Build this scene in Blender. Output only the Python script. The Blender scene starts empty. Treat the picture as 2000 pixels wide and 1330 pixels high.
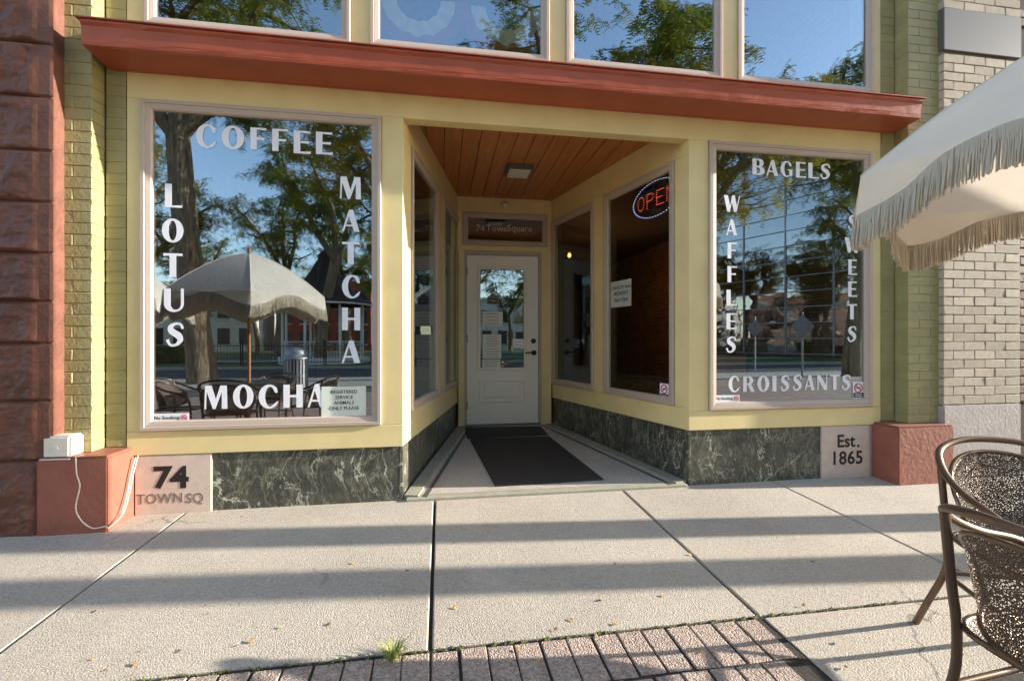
import bpy, bmesh, math, random
import numpy as np
from mathutils import Vector, Matrix
random.seed(7)
R = math.radians
SC = bpy.context.scene
COL = SC.collection

# ------------------------------------------------------------------ camera, sky, sun, exposure
YAW = R(8.9)
CAMZ = 1.13
F_PX, U0, V0 = 893.0, 1000.0, 665.0
cam = bpy.data.cameras.new('camera'); cam.sensor_width = 36.0; cam.lens = F_PX / 2000 * 36
cam.clip_start = 0.05; cam.clip_end = 2000
co = bpy.data.objects.new('camera', cam); COL.objects.link(co)
co.location = (0, 0, CAMZ); co.rotation_euler = (R(90), 0, -YAW)
SC.camera = co

SUN_EL, SUN_AZ = R(15), R(5.2)          # low sun, almost along the shop front, a little on the street side
TO_SUN = Vector((math.cos(SUN_EL) * math.cos(SUN_AZ), -math.cos(SUN_EL) * math.sin(SUN_AZ), math.sin(SUN_EL)))
w = bpy.data.worlds.new('World'); SC.world = w; w.use_nodes = True
nt = w.node_tree; bg = nt.nodes['Background']
sky = nt.nodes.new('ShaderNodeTexSky'); sky.sky_type = 'NISHITA'; sky.sun_disc = False
sky.sun_elevation = SUN_EL; sky.sun_rotation = R(90) + SUN_AZ
sky.air_density = 1.0; sky.dust_density = 0.4; sky.ozone_density = 1.0
nt.links.new(sky.outputs[0], bg.inputs[0]); bg.inputs[1].default_value = 0.15
sl = bpy.data.lights.new('sun', 'SUN'); sl.energy = 3.8; sl.angle = R(0.5); sl.color = (1.0, 0.93, 0.82)
so = bpy.data.objects.new('sun', sl); COL.objects.link(so)
so.rotation_euler = (-TO_SUN).to_track_quat('-Z', 'Y').to_euler(); so.location = (20, -4, 12)
SC.view_settings.view_transform = 'Standard'; SC.view_settings.look = 'None'
SC.view_settings.gamma = 1.0; SC.view_settings.exposure = 1.97
SC.cycles.use_denoising = True
SC.cycles.max_bounces = 10; SC.cycles.diffuse_bounces = 5; SC.cycles.glossy_bounces = 5
SC.cycles.transparent_max_bounces = 24; SC.cycles.transmission_bounces = 6
SC.cycles.sample_clamp_indirect = 8; SC.cycles.caustics_reflective = False; SC.cycles.caustics_refractive = False

# ------------------------------------------------------------------ pixel -> place helpers
_S, _C = math.sin(YAW), math.cos(YAW)
def ray(u, v):
    a = (u - U0) / F_PX; b = (V0 - v) / F_PX
    return Vector((_S + a * _C, _C - a * _S, b))
def at_y(u, v, Y):
    r = ray(u, v); return Vector((0, 0, CAMZ)) + r * (Y / r.y)
def hit(u, v, p0, n):
    r = ray(u, v); o = Vector((0, 0, CAMZ)); p0 = Vector(p0); n = Vector(n)
    return o + r * ((p0 - o).dot(n) / r.dot(n))
SLOPE = 0.042
YF, YB = 3.30, 5.48                      # shop front plane, plane of the recessed door
def gz(y):                               # sidewalk falls gently towards the street, then runs level
    return -SLOPE * (YF - max(y, 0.0)) if y < YF else 0.0
def gpix(u, v):
    return hit(u, v, (0, YF, 0), (0, -SLOPE, 1))
def mirror_at(u, v, d):                  # something seen in the shop windows: its real place at depth d of the mirrored view
    p = Vector((0, 0, CAMZ)) + ray(u, v) * d
    return Vector((p.x, 2 * YF - p.y, p.z))

# ------------------------------------------------------------------ mesh helpers
class MB:
    def __init__(s): s.v = []; s.f = []; s.sm = []
    def add(s, vs, fs, smooth=False):
        o = len(s.v); s.v += [tuple(x) for x in vs]
        for f in fs: s.f.append(tuple(i + o for i in f)); s.sm.append(smooth)
        return s
    def box(s, a, b, fn=None):
        x0, y0, z0 = a; x1, y1, z1 = b
        vs = [(x, y, z) for z in (z0, z1) for y in (y0, y1) for x in (x0, x1)]
        if fn: vs = [fn(*p) for p in vs]
        return s.add(vs, [(0, 2, 3, 1), (4, 5, 7, 6), (0, 1, 5, 4), (2, 6, 7, 3), (0, 4, 6, 2), (1, 3, 7, 5)])
    def prism(s, poly, z0, z1, fn=None):   # polygon in plan, extruded in z (z may be functions of x,y)
        n = len(poly)
        g = lambda z, p: z(*p) if callable(z) else z
        vs = [(p[0], p[1], g(z0, p)) for p in poly] + [(p[0], p[1], g(z1, p)) for p in poly]
        if fn: vs = [fn(*q) for q in vs]
        fs = [tuple(range(n - 1, -1, -1)), tuple(range(n, 2 * n))] + [(i, (i + 1) % n, n + (i + 1) % n, n + i) for i in range(n)]
        return s.add(vs, fs)
    def tube(s, pts, r, n=8, cap=True, closed=False):
        pts = [Vector(p) for p in pts]; m = len(pts)
        rs = r if isinstance(r, (list, tuple)) else [r] * m
        up = None; rings = []
        for i, p in enumerate(pts):
            if closed: t = pts[(i + 1) % m] - pts[i - 1]
            else: t = pts[min(i + 1, m - 1)] - pts[max(i - 1, 0)]
            t = t.normalized() if t.length > 1e-9 else Vector((0, 0, 1))
            if up is None:
                up = Vector((0, 0, 1)) if abs(t.z) < .9 else Vector((1, 0, 0))
            b = t.cross(up); b = b.normalized() if b.length > 1e-6 else Vector((1, 0, 0))
            up = b.cross(t).normalized()
            rings.append([p + (b * math.cos(2 * math.pi * k / n) + up * math.sin(2 * math.pi * k / n)) * rs[i] for k in range(n)])
        vs = [q for ring in rings for q in ring]; fs = []
        for i in range(m if closed else m - 1):
            j = (i + 1) % m
            for k in range(n):
                k2 = (k + 1) % n
                fs.append((i * n + k, i * n + k2, j * n + k2, j * n + k))
        s.add(vs, fs, True)
        if cap and not closed:
            s.add(rings[0], [tuple(range(n - 1, -1, -1))]); s.add(rings[-1], [tuple(range(n))])
        return s
    def lathe(s, prof, n=24, c=(0, 0, 0), cap=False):
        vs = [(c[0] + r * math.cos(2 * math.pi * k / n), c[1] + r * math.sin(2 * math.pi * k / n), c[2] + z) for r, z in prof for k in range(n)]
        fs = [(i * n + k, i * n + (k + 1) % n, (i + 1) * n + (k + 1) % n, (i + 1) * n + k) for i in range(len(prof) - 1) for k in range(n)]
        return s.add(vs, fs, True)
    def grid(s, fn, nu, nv, smooth=True):
        vs = [fn(i / nu, j / nv) for j in range(nv + 1) for i in range(nu + 1)]
        fs = [(j * (nu + 1) + i, j * (nu + 1) + i + 1, (j + 1) * (nu + 1) + i + 1, (j + 1) * (nu + 1) + i) for j in range(nv) for i in range(nu)]
        return s.add(vs, fs, smooth)
    def mesh(s, name, bevel=0, seg=1):
        me = bpy.data.meshes.new(name); me.from_pydata(s.v, [], s.f)
        me.polygons.foreach_set('use_smooth', s.sm)
        if bevel:
            bm = bmesh.new(); bm.from_mesh(me)
            bmesh.ops.remove_doubles(bm, verts=bm.verts, dist=1e-5)
            bmesh.ops.recalc_face_normals(bm, faces=bm.faces)
            es = [e for e in bm.edges if len(e.link_faces) == 2 and e.calc_face_angle(0) > .5]
            bmesh.ops.bevel(bm, geom=es, offset=bevel, segments=seg, affect='EDGES', clamp_overlap=True)
            bm.to_mesh(me); bm.free()
        else:
            bm = bmesh.new(); bm.from_mesh(me); bmesh.ops.recalc_face_normals(bm, faces=bm.faces); bm.to_mesh(me); bm.free()
        return me
    def build(s, name, mat, parent=None, bevel=0, seg=1, **k):
        return link(name, s.mesh(name, bevel, seg), mat, parent, **k)

def link(name, me, mat, parent=None, loc=None, rot=None, scale=None, **k):
    o = bpy.data.objects.new(name, me); COL.objects.link(o)
    if mat is not None and me is not None and not me.materials: me.materials.append(M[mat] if isinstance(mat, str) else mat)
    if parent: o.parent = parent
    if loc is not None: o.location = loc
    if rot is not None: o.rotation_euler = rot
    if scale is not None: o.scale = scale
    for a, b in k.items(): o[a] = b
    return o
def tag(o, label, cat, group=None):
    o['label'] = label; o['category'] = cat
    if group: o['group'] = group
    return o
def thing(name, label, cat, loc=(0, 0, 0), rz=0, group=None):
    o = bpy.data.objects.new(name, None); COL.objects.link(o)
    o.empty_display_size = .1; o.location = loc; o.rotation_euler = (0, 0, rz)
    return tag(o, label, cat, group)
def copy_tree(o, parent=None):
    c = o.copy(); COL.objects.link(c); c.parent = parent
    for ch in list(o.children): copy_tree(ch, c)
    return c
def smooth_path(pts, n=6, closed=False):
    P = [Vector(p) for p in pts]; m = len(P); out = []
    for i in range(m if closed else m - 1):
        if closed: a, b, c, d = P[i - 1], P[i], P[(i + 1) % m], P[(i + 2) % m]
        else: a, b, c, d = P[max(i - 1, 0)], P[i], P[i + 1], P[min(i + 2, m - 1)]
        for k in range(n):
            t = k / n
            out.append(.5 * ((2 * b) + (c - a) * t + (2 * a - 5 * b + 4 * c - d) * t * t + (3 * b - a - 3 * c + d) * t ** 3))
    if not closed: out.append(P[-1])
    return out
def quads_mesh(name, Q):                 # Q: (N,4,3) array
    N = len(Q); me = bpy.data.meshes.new(name)
    me.vertices.add(4 * N); me.vertices.foreach_set('co', Q.astype(np.float32).ravel())
    me.loops.add(4 * N); me.loops.foreach_set('vertex_index', np.arange(4 * N, dtype=np.int32))
    me.polygons.add(N); me.polygons.foreach_set('loop_start', np.arange(0, 4 * N, 4, dtype=np.int32))
    me.update(calc_edges=True); me.validate(); return me

class Pl:                                # a wall plane: s along it, z up, d out of it towards the viewer
    def __init__(s, o, along, out): s.o = Vector((*o, 0)); s.a = Vector((*along, 0)).normalized(); s.n = Vector((*out, 0)).normalized()
    def __call__(s, a, d, z): p = s.o + s.a * a + s.n * d; return (p.x, p.y, z)
    def box(s, mb, s0, s1, z0, z1, d0, d1): return mb.box((s0, d0, z0), (s1, d1, z1), s)
    def frame(s, mb, s0, s1, z0, z1, prof):   # mitred frame; prof = [(inset, d)]
        rings = []
        for ins, d in prof: rings.append([s(s0 + ins, d, z0 + ins), s(s1 - ins, d, z0 + ins), s(s1 - ins, d, z1 - ins), s(s0 + ins, d, z1 - ins)])
        vs = [q for r_ in rings for q in r_]
        fs = [(i * 4 + k, i * 4 + (k + 1) % 4, (i + 1) * 4 + (k + 1) % 4, (i + 1) * 4 + k) for i in range(len(rings) - 1) for k in range(4)]
        return mb.add(vs, fs)
    def sz(s, u, v, d=0):                # pixel -> (s, z) on the plane at offset d
        p = hit(u, v, s.o + s.n * d, s.n); q = p - s.o
        return q.dot(s.a), p.z

# ------------------------------------------------------------------ materials
M = {}
def lin(r, g, b):
    f = lambda c: (c / 255 / 12.92) if c <= 10 else ((c / 255 + .055) / 1.055) ** 2.4
    return (f(r), f(g), f(b), 1)
class NT:
    def __init__(s, name):
        m = bpy.data.materials.new(name); m.use_nodes = True; M[name] = m
        s.m = m; s.t = m.node_tree; s.b = s.t.nodes['Principled BSDF']; s.out = s.t.nodes['Material Output']
    def n(s, kind, **k):
        x = s.t.nodes.new('ShaderNode' + kind)
        for a, b in k.items():
            if a.startswith('i_'):
                key = a[2:].replace('_', ' ')
                x.inputs[int(key) if key.isdigit() else key].default_value = b
            else: setattr(x, a, b)
        return x
    def l(s, a, b): s.t.links.new(a, b)
    def coord(s, kind='Object', scale=(1, 1, 1), rot=(0, 0, 0)):
        if kind == 'World': src = s.n('NewGeometry').outputs['Position']
        else: src = s.n('TexCoord').outputs[kind]
        mp = s.n('Mapping'); mp.inputs['Scale'].default_value = scale; mp.inputs['Rotation'].default_value = rot
        s.l(src, mp.inputs[0]); return mp.outputs[0]
    def noise(s, vec, scale, detail=4, rough=.55, dist=0):
        x = s.n('TexNoise', i_Scale=scale, i_Detail=detail, i_Roughness=rough, i_Distortion=dist); s.l(vec, x.inputs['Vector']); return x.outputs['Fac']
    def ramp(s, fac, stops):
        x = s.n('ValToRGB'); el = x.color_ramp.elements
        while len(el) < len(stops): el.new(.5)
        for e, (p, c) in zip(el, stops): e.position = p; e.color = c if len(c) == 4 else (*c, 1)
        s.l(fac, x.inputs[0]); return x.outputs[0]
    def mix(s, fac, a, b, mode='MIX'):
        x = s.n('MixRGB', blend_type=mode)
        for i, q in ((0, fac), (1, a), (2, b)):
            if hasattr(q, 'is_linked'): s.l(q, x.inputs[i])
            else: x.inputs[i].default_value = q
        return x.outputs[0]
    def math(s, op, a, b=None, c=None):
        x = s.n('Math', operation=op)
        for i, q in enumerate((a, b, c)):
            if q is None: continue
            if hasattr(q, 'is_linked'): s.l(q, x.inputs[i])
            else: x.inputs[i].default_value = q
        return x.outputs[0]
    def bump(s, h, strength=.3, dist=.01, normal=None):
        x = s.n('Bump', i_Strength=strength, i_Distance=dist); s.l(h, x.inputs['Height'])
        if normal: s.l(normal, x.inputs['Normal'])
        s.l(x.outputs[0], s.b.inputs['Normal']); return x.outputs[0]
    def base(s, c):
        if hasattr(c, 'is_linked'): s.l(c, s.b.inputs['Base Color'])
        else: s.b.inputs['Base Color'].default_value = c
def simple(name, c, rough=.6, metal=0, var=.12, vs=6, bump=0, bs=60, bd=.004, kind='Object', rnd=0, spec=.5):
    t = NT(name); vec = t.coord(kind)
    d = tuple(x * (1 - var) for x in c[:3]) + (1,); e = tuple(min(1, x * (1 + var)) for x in c[:3]) + (1,)
    col = t.ramp(t.noise(vec, vs, 5), [(.3, d), (.7, e)])
    if rnd:
        oi = t.n('ObjectInfo'); mr = t.n('MapRange', i_3=1 - rnd, i_4=1 + rnd); t.l(oi.outputs['Random'], mr.inputs[0])
        cc = t.n('CombineColor')
        for i in range(3): t.l(mr.outputs[0], cc.inputs[i])
        col = t.mix(1, col, cc.outputs[0], 'MULTIPLY')
    t.base(col); t.b.inputs['Roughness'].default_value = rough; t.b.inputs['Metallic'].default_value = metal
    t.b.inputs['Specular IOR Level'].default_value = spec
    if bump: t.bump(t.noise(vec, bs, 4), bump, bd)
    return t
simple('yellow_paint', lin(222, 203, 148), .5, var=.06, vs=5, bump=.35, bs=110, bd=.003, kind='World')
simple('taupe_vinyl', lin(184, 166, 152), .42, var=.03, vs=4)
simple('red_paint', lin(160, 78, 54), .32, var=.1, vs=5, bump=.35, bs=14, bd=.006)
simple('green_paint', lin(150, 143, 100), .55, var=.09, vs=5, bump=.55, bs=55, bd=.006, kind='World', rnd=.05)
simple('plinth_paint', lin(146, 88, 72), .5, var=.12, vs=7, bump=.5, bs=28, bd=.008)
simple('limestone', lin(205, 186, 172), .7, var=.08, vs=18, bump=.2, bs=120, bd=.002)
simple('black_letter', lin(28, 27, 28), .5, var=.02)
simple('engraved', lin(120, 108, 100), .8, var=.05)
simple('white_paint', lin(238, 231, 220), .38, var=.02, vs=3)
simple('white_plastic', lin(226, 217, 203), .45, var=.03)
simple('vinyl_white', lin(236, 236, 242), .5, var=.015)
simple('paper', lin(232, 230, 222), .8, var=.02)
simple('paper_green', lin(222, 228, 214), .8, var=.02)
simple('ink', lin(38, 36, 40), .6, var=.02)
simple('ink_grey', lin(120, 118, 116), .6, var=.02)
simple('ink_red', lin(190, 48, 50), .6, var=.02)
simple('rubber_mat', lin(50, 44, 40), .85, var=.12, vs=30, bump=.6, bs=220, bd=.003)
simple('bronze_metal', lin(118, 99, 84), .3, .65, var=.08, vs=10)
simple('dark_bronze', lin(48, 42, 38), .35, .8, var=.05)
simple('steel_grey', lin(120, 122, 124), .4, .7, var=.08)
simple('galvanised', lin(150, 150, 150), .45, .5, var=.12, vs=20)
simple('sign_back', lin(128, 128, 130), .5, .3, var=.08)
simple('iron_black', lin(24, 24, 25), .5, .3, var=.1)
simple('white_brick', lin(176, 163, 144), .8, var=.1, vs=30, bump=.4, bs=70, bd=.004, kind='World', rnd=.1)
simple('brown_brick', lin(112, 84, 70), .7, var=.15, vs=20, bump=.4, bs=60, bd=.005, kind='World', rnd=.15)
simple('mortar_grey', lin(120, 112, 104), .9, var=.1, vs=30, bump=.4, bs=90)
simple('mortar_dark', lin(70, 60, 54), .9, var=.1, vs=30, bump=.4, bs=90)
simple('grey_stone', lin(168, 160, 156), .7, var=.1, vs=8, bump=.5, bs=45, bd=.006)
simple('grey_panel', lin(88, 85, 83), .5, var=.04, vs=5)
simple('red_stone', lin(106, 66, 52), .62, var=.25, vs=7, bump=.7, bs=30, bd=.012, kind='World', rnd=.05)
simple('soil', lin(52, 46, 40), .95, var=.3, vs=40, bump=.6, bs=80)
simple('interior_dark', lin(74, 62, 54), .8, var=.1, vs=3)
simple('interior_plaster', lin(150, 130, 108), .8, var=.06, vs=3)
simple('interior_floor', lin(92, 72, 56), .45, var=.15, vs=4)
simple('brick_tan', lin(132, 98, 72), .85, var=.2, vs=12, bump=.5, bs=50, kind='World', rnd=.2)
simple('chair_wood', lin(190, 110, 58), .4, var=.15, vs=8)
simple('wood_pole', lin(176, 112, 62), .45, var=.15, vs=9)
simple('black_plastic', lin(26, 25, 26), .4, var=.03)
simple('asphalt', lin(74, 73, 73), .9, var=.15, vs=9, bump=.5, bs=120, bd=.006, kind='World')
simple('lawn', lin(84, 98, 48), .95, var=.35, vs=3, bump=.6, bs=40, bd=.02, kind='World')
simple('far_ground', lin(110, 108, 96), .95, var=.15, vs=.3, kind='World')
t = NT('bark'); vec = t.coord('Object', (1, 1, .16)); nb_ = t.noise(vec, 17, 5, .65, .6)
t.base(t.ramp(nb_, [(.32, lin(58, 46, 36)), (.5, lin(124, 106, 82)), (.7, lin(160, 142, 112))])); t.b.inputs['Roughness'].default_value = .9; t.bump(nb_, 1.0, .06)
simple('dark_window', lin(40, 44, 50), .25, var=.1)
simple('roof_dark', lin(50, 44, 42), .8, var=.2, vs=6, bump=.3, bs=20)
simple('red_brick_far', lin(150, 74, 58), .85, var=.12, vs=2, kind='World')
simple('cream_far', lin(214, 208, 196), .7, var=.05, vs=1, kind='World')
simple('hedge', lin(52, 70, 34), .9, var=.4, vs=8)
simple('bunting_white', lin(222, 214, 198), .9, var=.05)
simple('bunting_red', lin(150, 44, 40), .9, var=.05)
simple('bunting_blue', lin(46, 52, 96), .9, var=.05)
simple('dead_leaf', lin(180, 140, 78), .8, var=.2, vs=30, rnd=.25)
simple('grass_blade', lin(150, 160, 78), .8, var=.2, vs=30)
simple('moss', lin(104, 112, 58), .95, var=.3, vs=60)
simple('utility_wood', lin(112, 94, 78), .9, var=.2, vs=6, bump=.6, bs=20)
simple('concrete_edge', lin(150, 146, 130), .9, var=.12, vs=14, bump=.6, bs=90, bd=.004)
simple('pink_wall', lin(170, 160, 150), .8)

t = NT('concrete'); vec = t.coord('World')
c0 = t.ramp(t.noise(vec, 1.3, 4), [(.3, lin(160, 147, 131)), (.7, lin(184, 171, 154))])
sp = t.n('TexVoronoi', i_Scale=150); t.l(vec, sp.inputs['Vector'])
spk = t.n('TexVoronoi', i_Scale=75); t.l(vec, spk.inputs['Vector'])
cs = t.n('SeparateColor'); t.l(sp.outputs['Color'], cs.inputs[0])
agg = t.ramp(cs.outputs[0], [(0, lin(120, 110, 100)), (.14, lin(170, 160, 148)), (.8, lin(196, 188, 174)), (1, lin(222, 214, 200))])
c1 = t.mix(.4, c0, agg)
c1 = t.mix(t.ramp(t.noise(vec, 9, 6, .65), [(.6, (0, 0, 0)), (.82, (.35, .35, .35))]), c1, lin(142, 132, 120))
cs2 = t.n('SeparateColor'); t.l(spk.outputs['Color'], cs2.inputs[0])
oi = t.n('ObjectInfo'); c1 = t.mix(t.math('MULTIPLY', oi.outputs['Random'], .14), c1, lin(150, 142, 132))
wn = t.n('TexNoise', i_Scale=2.5, i_Detail=6); t.l(vec, wn.inputs['Vector']); wm_ = t.n('VectorMath', operation='MULTIPLY_ADD'); t.l(wn.outputs['Color'], wm_.inputs[0]); wm_.inputs[1].default_value = (.5, .5, .5); t.l(vec, wm_.inputs[2])
ck = t.n('TexVoronoi', feature='DISTANCE_TO_EDGE', i_Scale=.42); t.l(wm_.outputs[0], ck.inputs['Vector'])
c1 = t.mix(t.math('MULTIPLY', t.ramp(ck.outputs['Distance'], [(.0012, (.8, .8, .8)), (.0035, (0, 0, 0))]), t.ramp(t.noise(vec, 1.1, 2), [(.52, (0, 0, 0)), (.6, (1, 1, 1))])), c1, lin(96, 88, 80))
c1 = t.mix(t.ramp(t.noise(vec, .8, 5, .6), [(.5, (0, 0, 0)), (.75, (.4, .4, .4))]), c1, lin(140, 128, 114))
gum = t.n('TexVoronoi', i_Scale=2.6); t.l(vec, gum.inputs['Vector'])
c1 = t.mix(t.ramp(t.math('ADD', gum.outputs['Distance'], t.math('MULTIPLY', t.noise(vec, 40), .03)), [(.042, (.75, .75, .75)), (.05, (0, 0, 0))]), c1, lin(84, 78, 74))
t.base(c1); t.b.inputs['Roughness'].default_value = .85
h = t.math('MULTIPLY_ADD', sp.outputs['Distance'], -1.1, t.noise(vec, 210, 3))
h = t.math('MULTIPLY_ADD', cs2.outputs[1], .7, h); t.bump(h, .5, .004)

t = NT('paver'); vec = t.coord('World')
oi = t.n('ObjectInfo')
c0 = t.ramp(oi.outputs['Random'], [(0, lin(154, 136, 121)), (.5, lin(168, 150, 134)), (1, lin(144, 129, 117))])
sp = t.n('TexVoronoi', i_Scale=130); t.l(vec, sp.inputs['Vector'])
cs = t.n('SeparateColor'); t.l(sp.outputs['Color'], cs.inputs[0])
c1 = t.mix(.45, c0, t.ramp(cs.outputs[0], [(0, lin(104, 86, 78)), (.5, lin(172, 148, 136)), (1, lin(216, 196, 184))]))
t.base(c1); t.b.inputs['Roughness'].default_value = .9
t.bump(t.math('MULTIPLY_ADD', sp.outputs['Distance'], -1, t.noise(vec, 120, 4)), .9, .005)

t = NT('paving_bricks'); vec = t.coord('World')
br = t.n('TexBrick', i_Scale=1.0); br.inputs['Brick Width'].default_value = .105; br.inputs['Row Height'].default_value = .235
br.inputs['Mortar Size'].default_value = .004; br.inputs['Color1'].default_value = lin(160, 132, 116); br.inputs['Color2'].default_value = lin(136, 112, 98)
br.inputs['Mortar'].default_value = lin(78, 68, 60); t.l(vec, br.inputs['Vector'])
t.base(t.mix(.3, br.outputs['Color'], t.ramp(t.noise(vec, 3), [(.3, lin(120, 100, 88)), (.7, lin(180, 156, 140))])))
t.b.inputs['Roughness'].default_value = .9; t.bump(t.math('SUBTRACT', 1, br.outputs['Fac']), .5, .006)

t = NT('marble'); vec = t.coord('World')
n1 = t.n('TexNoise', i_Scale=2.2, i_Detail=3); t.l(vec, n1.inputs['Vector'])
wv = t.n('VectorMath', operation='MULTIPLY_ADD'); t.l(n1.outputs['Color'], wv.inputs[0]); wv.inputs[1].default_value = (.22, .22, .22); t.l(vec, wv.inputs[2])
def vein(scale, width, rot, stretch, seed):
    mp = t.n('Mapping'); mp.inputs['Scale'].default_value = stretch; mp.inputs['Rotation'].default_value = rot; mp.inputs['Location'].default_value = (seed, seed * 2, seed * 3)
    t.l(wv.outputs[0], mp.inputs[0])
    x = t.noise(mp.outputs[0], scale, 5, .6, .4)
    return t.ramp(t.math('ABSOLUTE', t.math('SUBTRACT', x, .5)), [(0, (1, 1, 1)), (width, (0, 0, 0))])
v1 = vein(2.4, .010, (.2, .75, .3), (1.5, 1.5, .9), 1.3)
v2 = vein(4.5, .014, (0, -.7, .2), (1.3, 1.3, .6), 4.1)
v3 = vein(14, .028, (0, .5, .6), (1.3, 1.3, .3), 7.7)
v4 = vein(34, .06, (0, -.35, .1), (1.2, 1.2, .3), 2.2)
patch = t.ramp(t.noise(vec, 4.5, 4), [(.4, (0, 0, 0)), (.65, (1, 1, 1))])
bs_ = t.ramp(t.noise(vec, 10, 6, .65), [(.3, lin(46, 47, 44)), (.55, lin(68, 68, 63)), (.75, lin(96, 94, 84))])
cc = t.mix(t.math('MULTIPLY', t.math('MULTIPLY', v4, patch), .38), bs_, lin(136, 138, 118))
cc = t.mix(t.math('MULTIPLY', v3, .34), cc, lin(150, 150, 126))
cc = t.mix(t.math('MULTIPLY', v2, .5), cc, lin(168, 168, 142))
cc = t.mix(t.math('MULTIPLY', t.math('MULTIPLY', v1, t.ramp(t.noise(vec, 2.2, 2), [(.4, (.25, .25, .25)), (.58, (1, 1, 1))])), .9), cc, lin(206, 204, 186))
t.base(cc); t.b.inputs['Roughness'].default_value = .36
t.bump(t.noise(vec, 160, 3), .15, .002)

t = NT('ceiling_wood'); vec = t.coord('World', (22, 1.1, 22))
oi = t.n('ObjectInfo')
gr = t.noise(vec, 1.6, 6, .6, 1.2)
c0 = t.ramp(gr, [(.25, lin(150, 88, 44)), (.5, lin(188, 118, 62)), (.75, lin(208, 140, 82))])
t.base(t.mix(t.math('MULTIPLY', oi.outputs['Random'], .3), c0, lin(146, 84, 42))); t.b.inputs['Roughness'].default_value = .45; t.bump(gr, .15, .002)

t = NT('interior_brick'); g_ = t.n('NewGeometry'); sx_ = t.n('SeparateXYZ'); t.l(g_.outputs['Position'], sx_.inputs[0]); cx_ = t.n('CombineXYZ'); t.l(sx_.outputs[1], cx_.inputs[0]); t.l(sx_.outputs[2], cx_.inputs[1])
br = t.n('TexBrick', i_Scale=1.0); br.inputs['Brick Width'].default_value = .21; br.inputs['Row Height'].default_value = .072; br.inputs['Mortar Size'].default_value = .006
br.inputs['Color1'].default_value = lin(132, 102, 76); br.inputs['Color2'].default_value = lin(98, 74, 56); br.inputs['Mortar'].default_value = lin(140, 124, 106); t.l(cx_.outputs[0], br.inputs['Vector'])
t.base(t.mix(.35, br.outputs['Color'], t.ramp(t.noise(cx_.outputs[0], 4), [(.3, lin(80, 56, 40)), (.7, lin(160, 120, 88))]))); t.b.inputs['Roughness'].default_value = .85; t.bump(t.math('SUBTRACT', 1, br.outputs['Fac']), .5, .006)

t = NT('mosaic_tile'); vec = t.coord('World', (1, 1, 1))
br = t.n('TexBrick', i_Scale=1.0); br.inputs['Brick Width'].default_value = .024; br.inputs['Row Height'].default_value = .024
br.inputs['Mortar Size'].default_value = .0022; br.inputs['Mortar Smooth'].default_value = .3; br.inputs['Color1'].default_value = lin(206, 196, 184); br.inputs['Color2'].default_value = lin(190, 180, 168)
br.inputs['Mortar'].default_value = lin(112, 102, 94); t.l(vec, br.inputs['Vector'])
t.base(t.mix(.25, br.outputs['Color'], t.ramp(t.noise(vec, 5), [(.3, lin(140, 130, 120)), (.7, lin(206, 196, 184))])))
t.b.inputs['Roughness'].default_value = .5; t.bump(t.math('SUBTRACT', 1, br.outputs['Fac']), .4, .002)

def glass(name, tint, refl, wav, scale):
    t = NT(name); vec = t.coord('World')
    tr = t.n('BsdfTransparent'); tr.inputs[0].default_value = tint
    gl = t.n('BsdfGlossy'); gl.inputs['Roughness'].default_value = 0; gl.inputs['Color'].default_value = (.80, .90, 1, 1)
    b = t.n('Bump', i_Strength=wav, i_Distance=.01); t.l(t.noise(vec, scale, 1), b.inputs['Height']); t.l(b.outputs[0], gl.inputs['Normal'])
    fr = t.n('LayerWeight', i_Blend=.5)          # Schlick, the same from either side of the pane
    fac = t.math('MULTIPLY_ADD', t.math('POWER', fr.outputs['Facing'], 5.0), 1 - refl, refl)
    mx = t.n('MixShader'); t.l(fac, mx.inputs[0]); t.l(tr.outputs[0], mx.inputs[1]); t.l(gl.outputs[0], mx.inputs[2]); t.l(mx.outputs[0], t.out.inputs[0])
glass('window_glass', (.85, .87, .86, 1), .22, .012, 1.6)
glass('porch_glass', (.93, .94, .93, 1), .06, .006, 2)
glass('door_glass', (.75, .76, .75, 1), .2, .03, 5)
t = NT('tower_glass'); vec = t.coord('World'); t.b.inputs['Base Color'].default_value = (.10, .12, .15, 1); t.b.inputs['Metallic'].default_value = 1
t.base((.34, .34, .34, 1)); t.b.inputs['Roughness'].default_value = .02; t.bump(t.noise(vec, .6, 2), .35, .03)

def cloth(name, c, tl):
    t = NT(name); vec = t.coord('Object')
    col = t.ramp(t.noise(vec, 5, 4), [(.3, tuple(x * .93 for x in c[:3])), (.7, c)])
    df = t.n('BsdfDiffuse'); ts = t.n('BsdfTranslucent'); t.l(col, df.inputs[0]); t.l(col, ts.inputs[0])
    b = t.n('Bump', i_Strength=.25, i_Distance=.01); t.l(t.noise(vec, 9, 3), b.inputs['Height']); t.l(b.outputs[0], df.inputs['Normal'])
    mx = t.n('MixShader', i_0=tl); t.l(df.outputs[0], mx.inputs[1]); t.l(ts.outputs[0], mx.inputs[2]); t.l(mx.outputs[0], t.out.inputs[0])
cloth('canvas', lin(242, 232, 216), .32)
cloth('fringe', lin(244, 236, 220), .5)
def leafm(name, a, b):
    t = NT(name); vec = t.coord('World')
    col = t.ramp(t.noise(vec, 2.5, 3), [(.3, a), (.7, b)])
    df = t.n('BsdfDiffuse'); ts = t.n('BsdfTranslucent'); t.l(col, df.inputs[0]); t.l(col, ts.inputs[0])
    mx = t.n('MixShader', i_0=.45); t.l(df.outputs[0], mx.inputs[1]); t.l(ts.outputs[0], mx.inputs[2]); t.l(mx.outputs[0], t.out.inputs[0])
leafm('leaf_green', lin(84, 104, 40), lin(150, 150, 62))
leafm('leaf_gold', lin(120, 118, 48), lin(186, 168, 70))
t = NT('chair_mesh'); vec = t.coord('Object')
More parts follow.
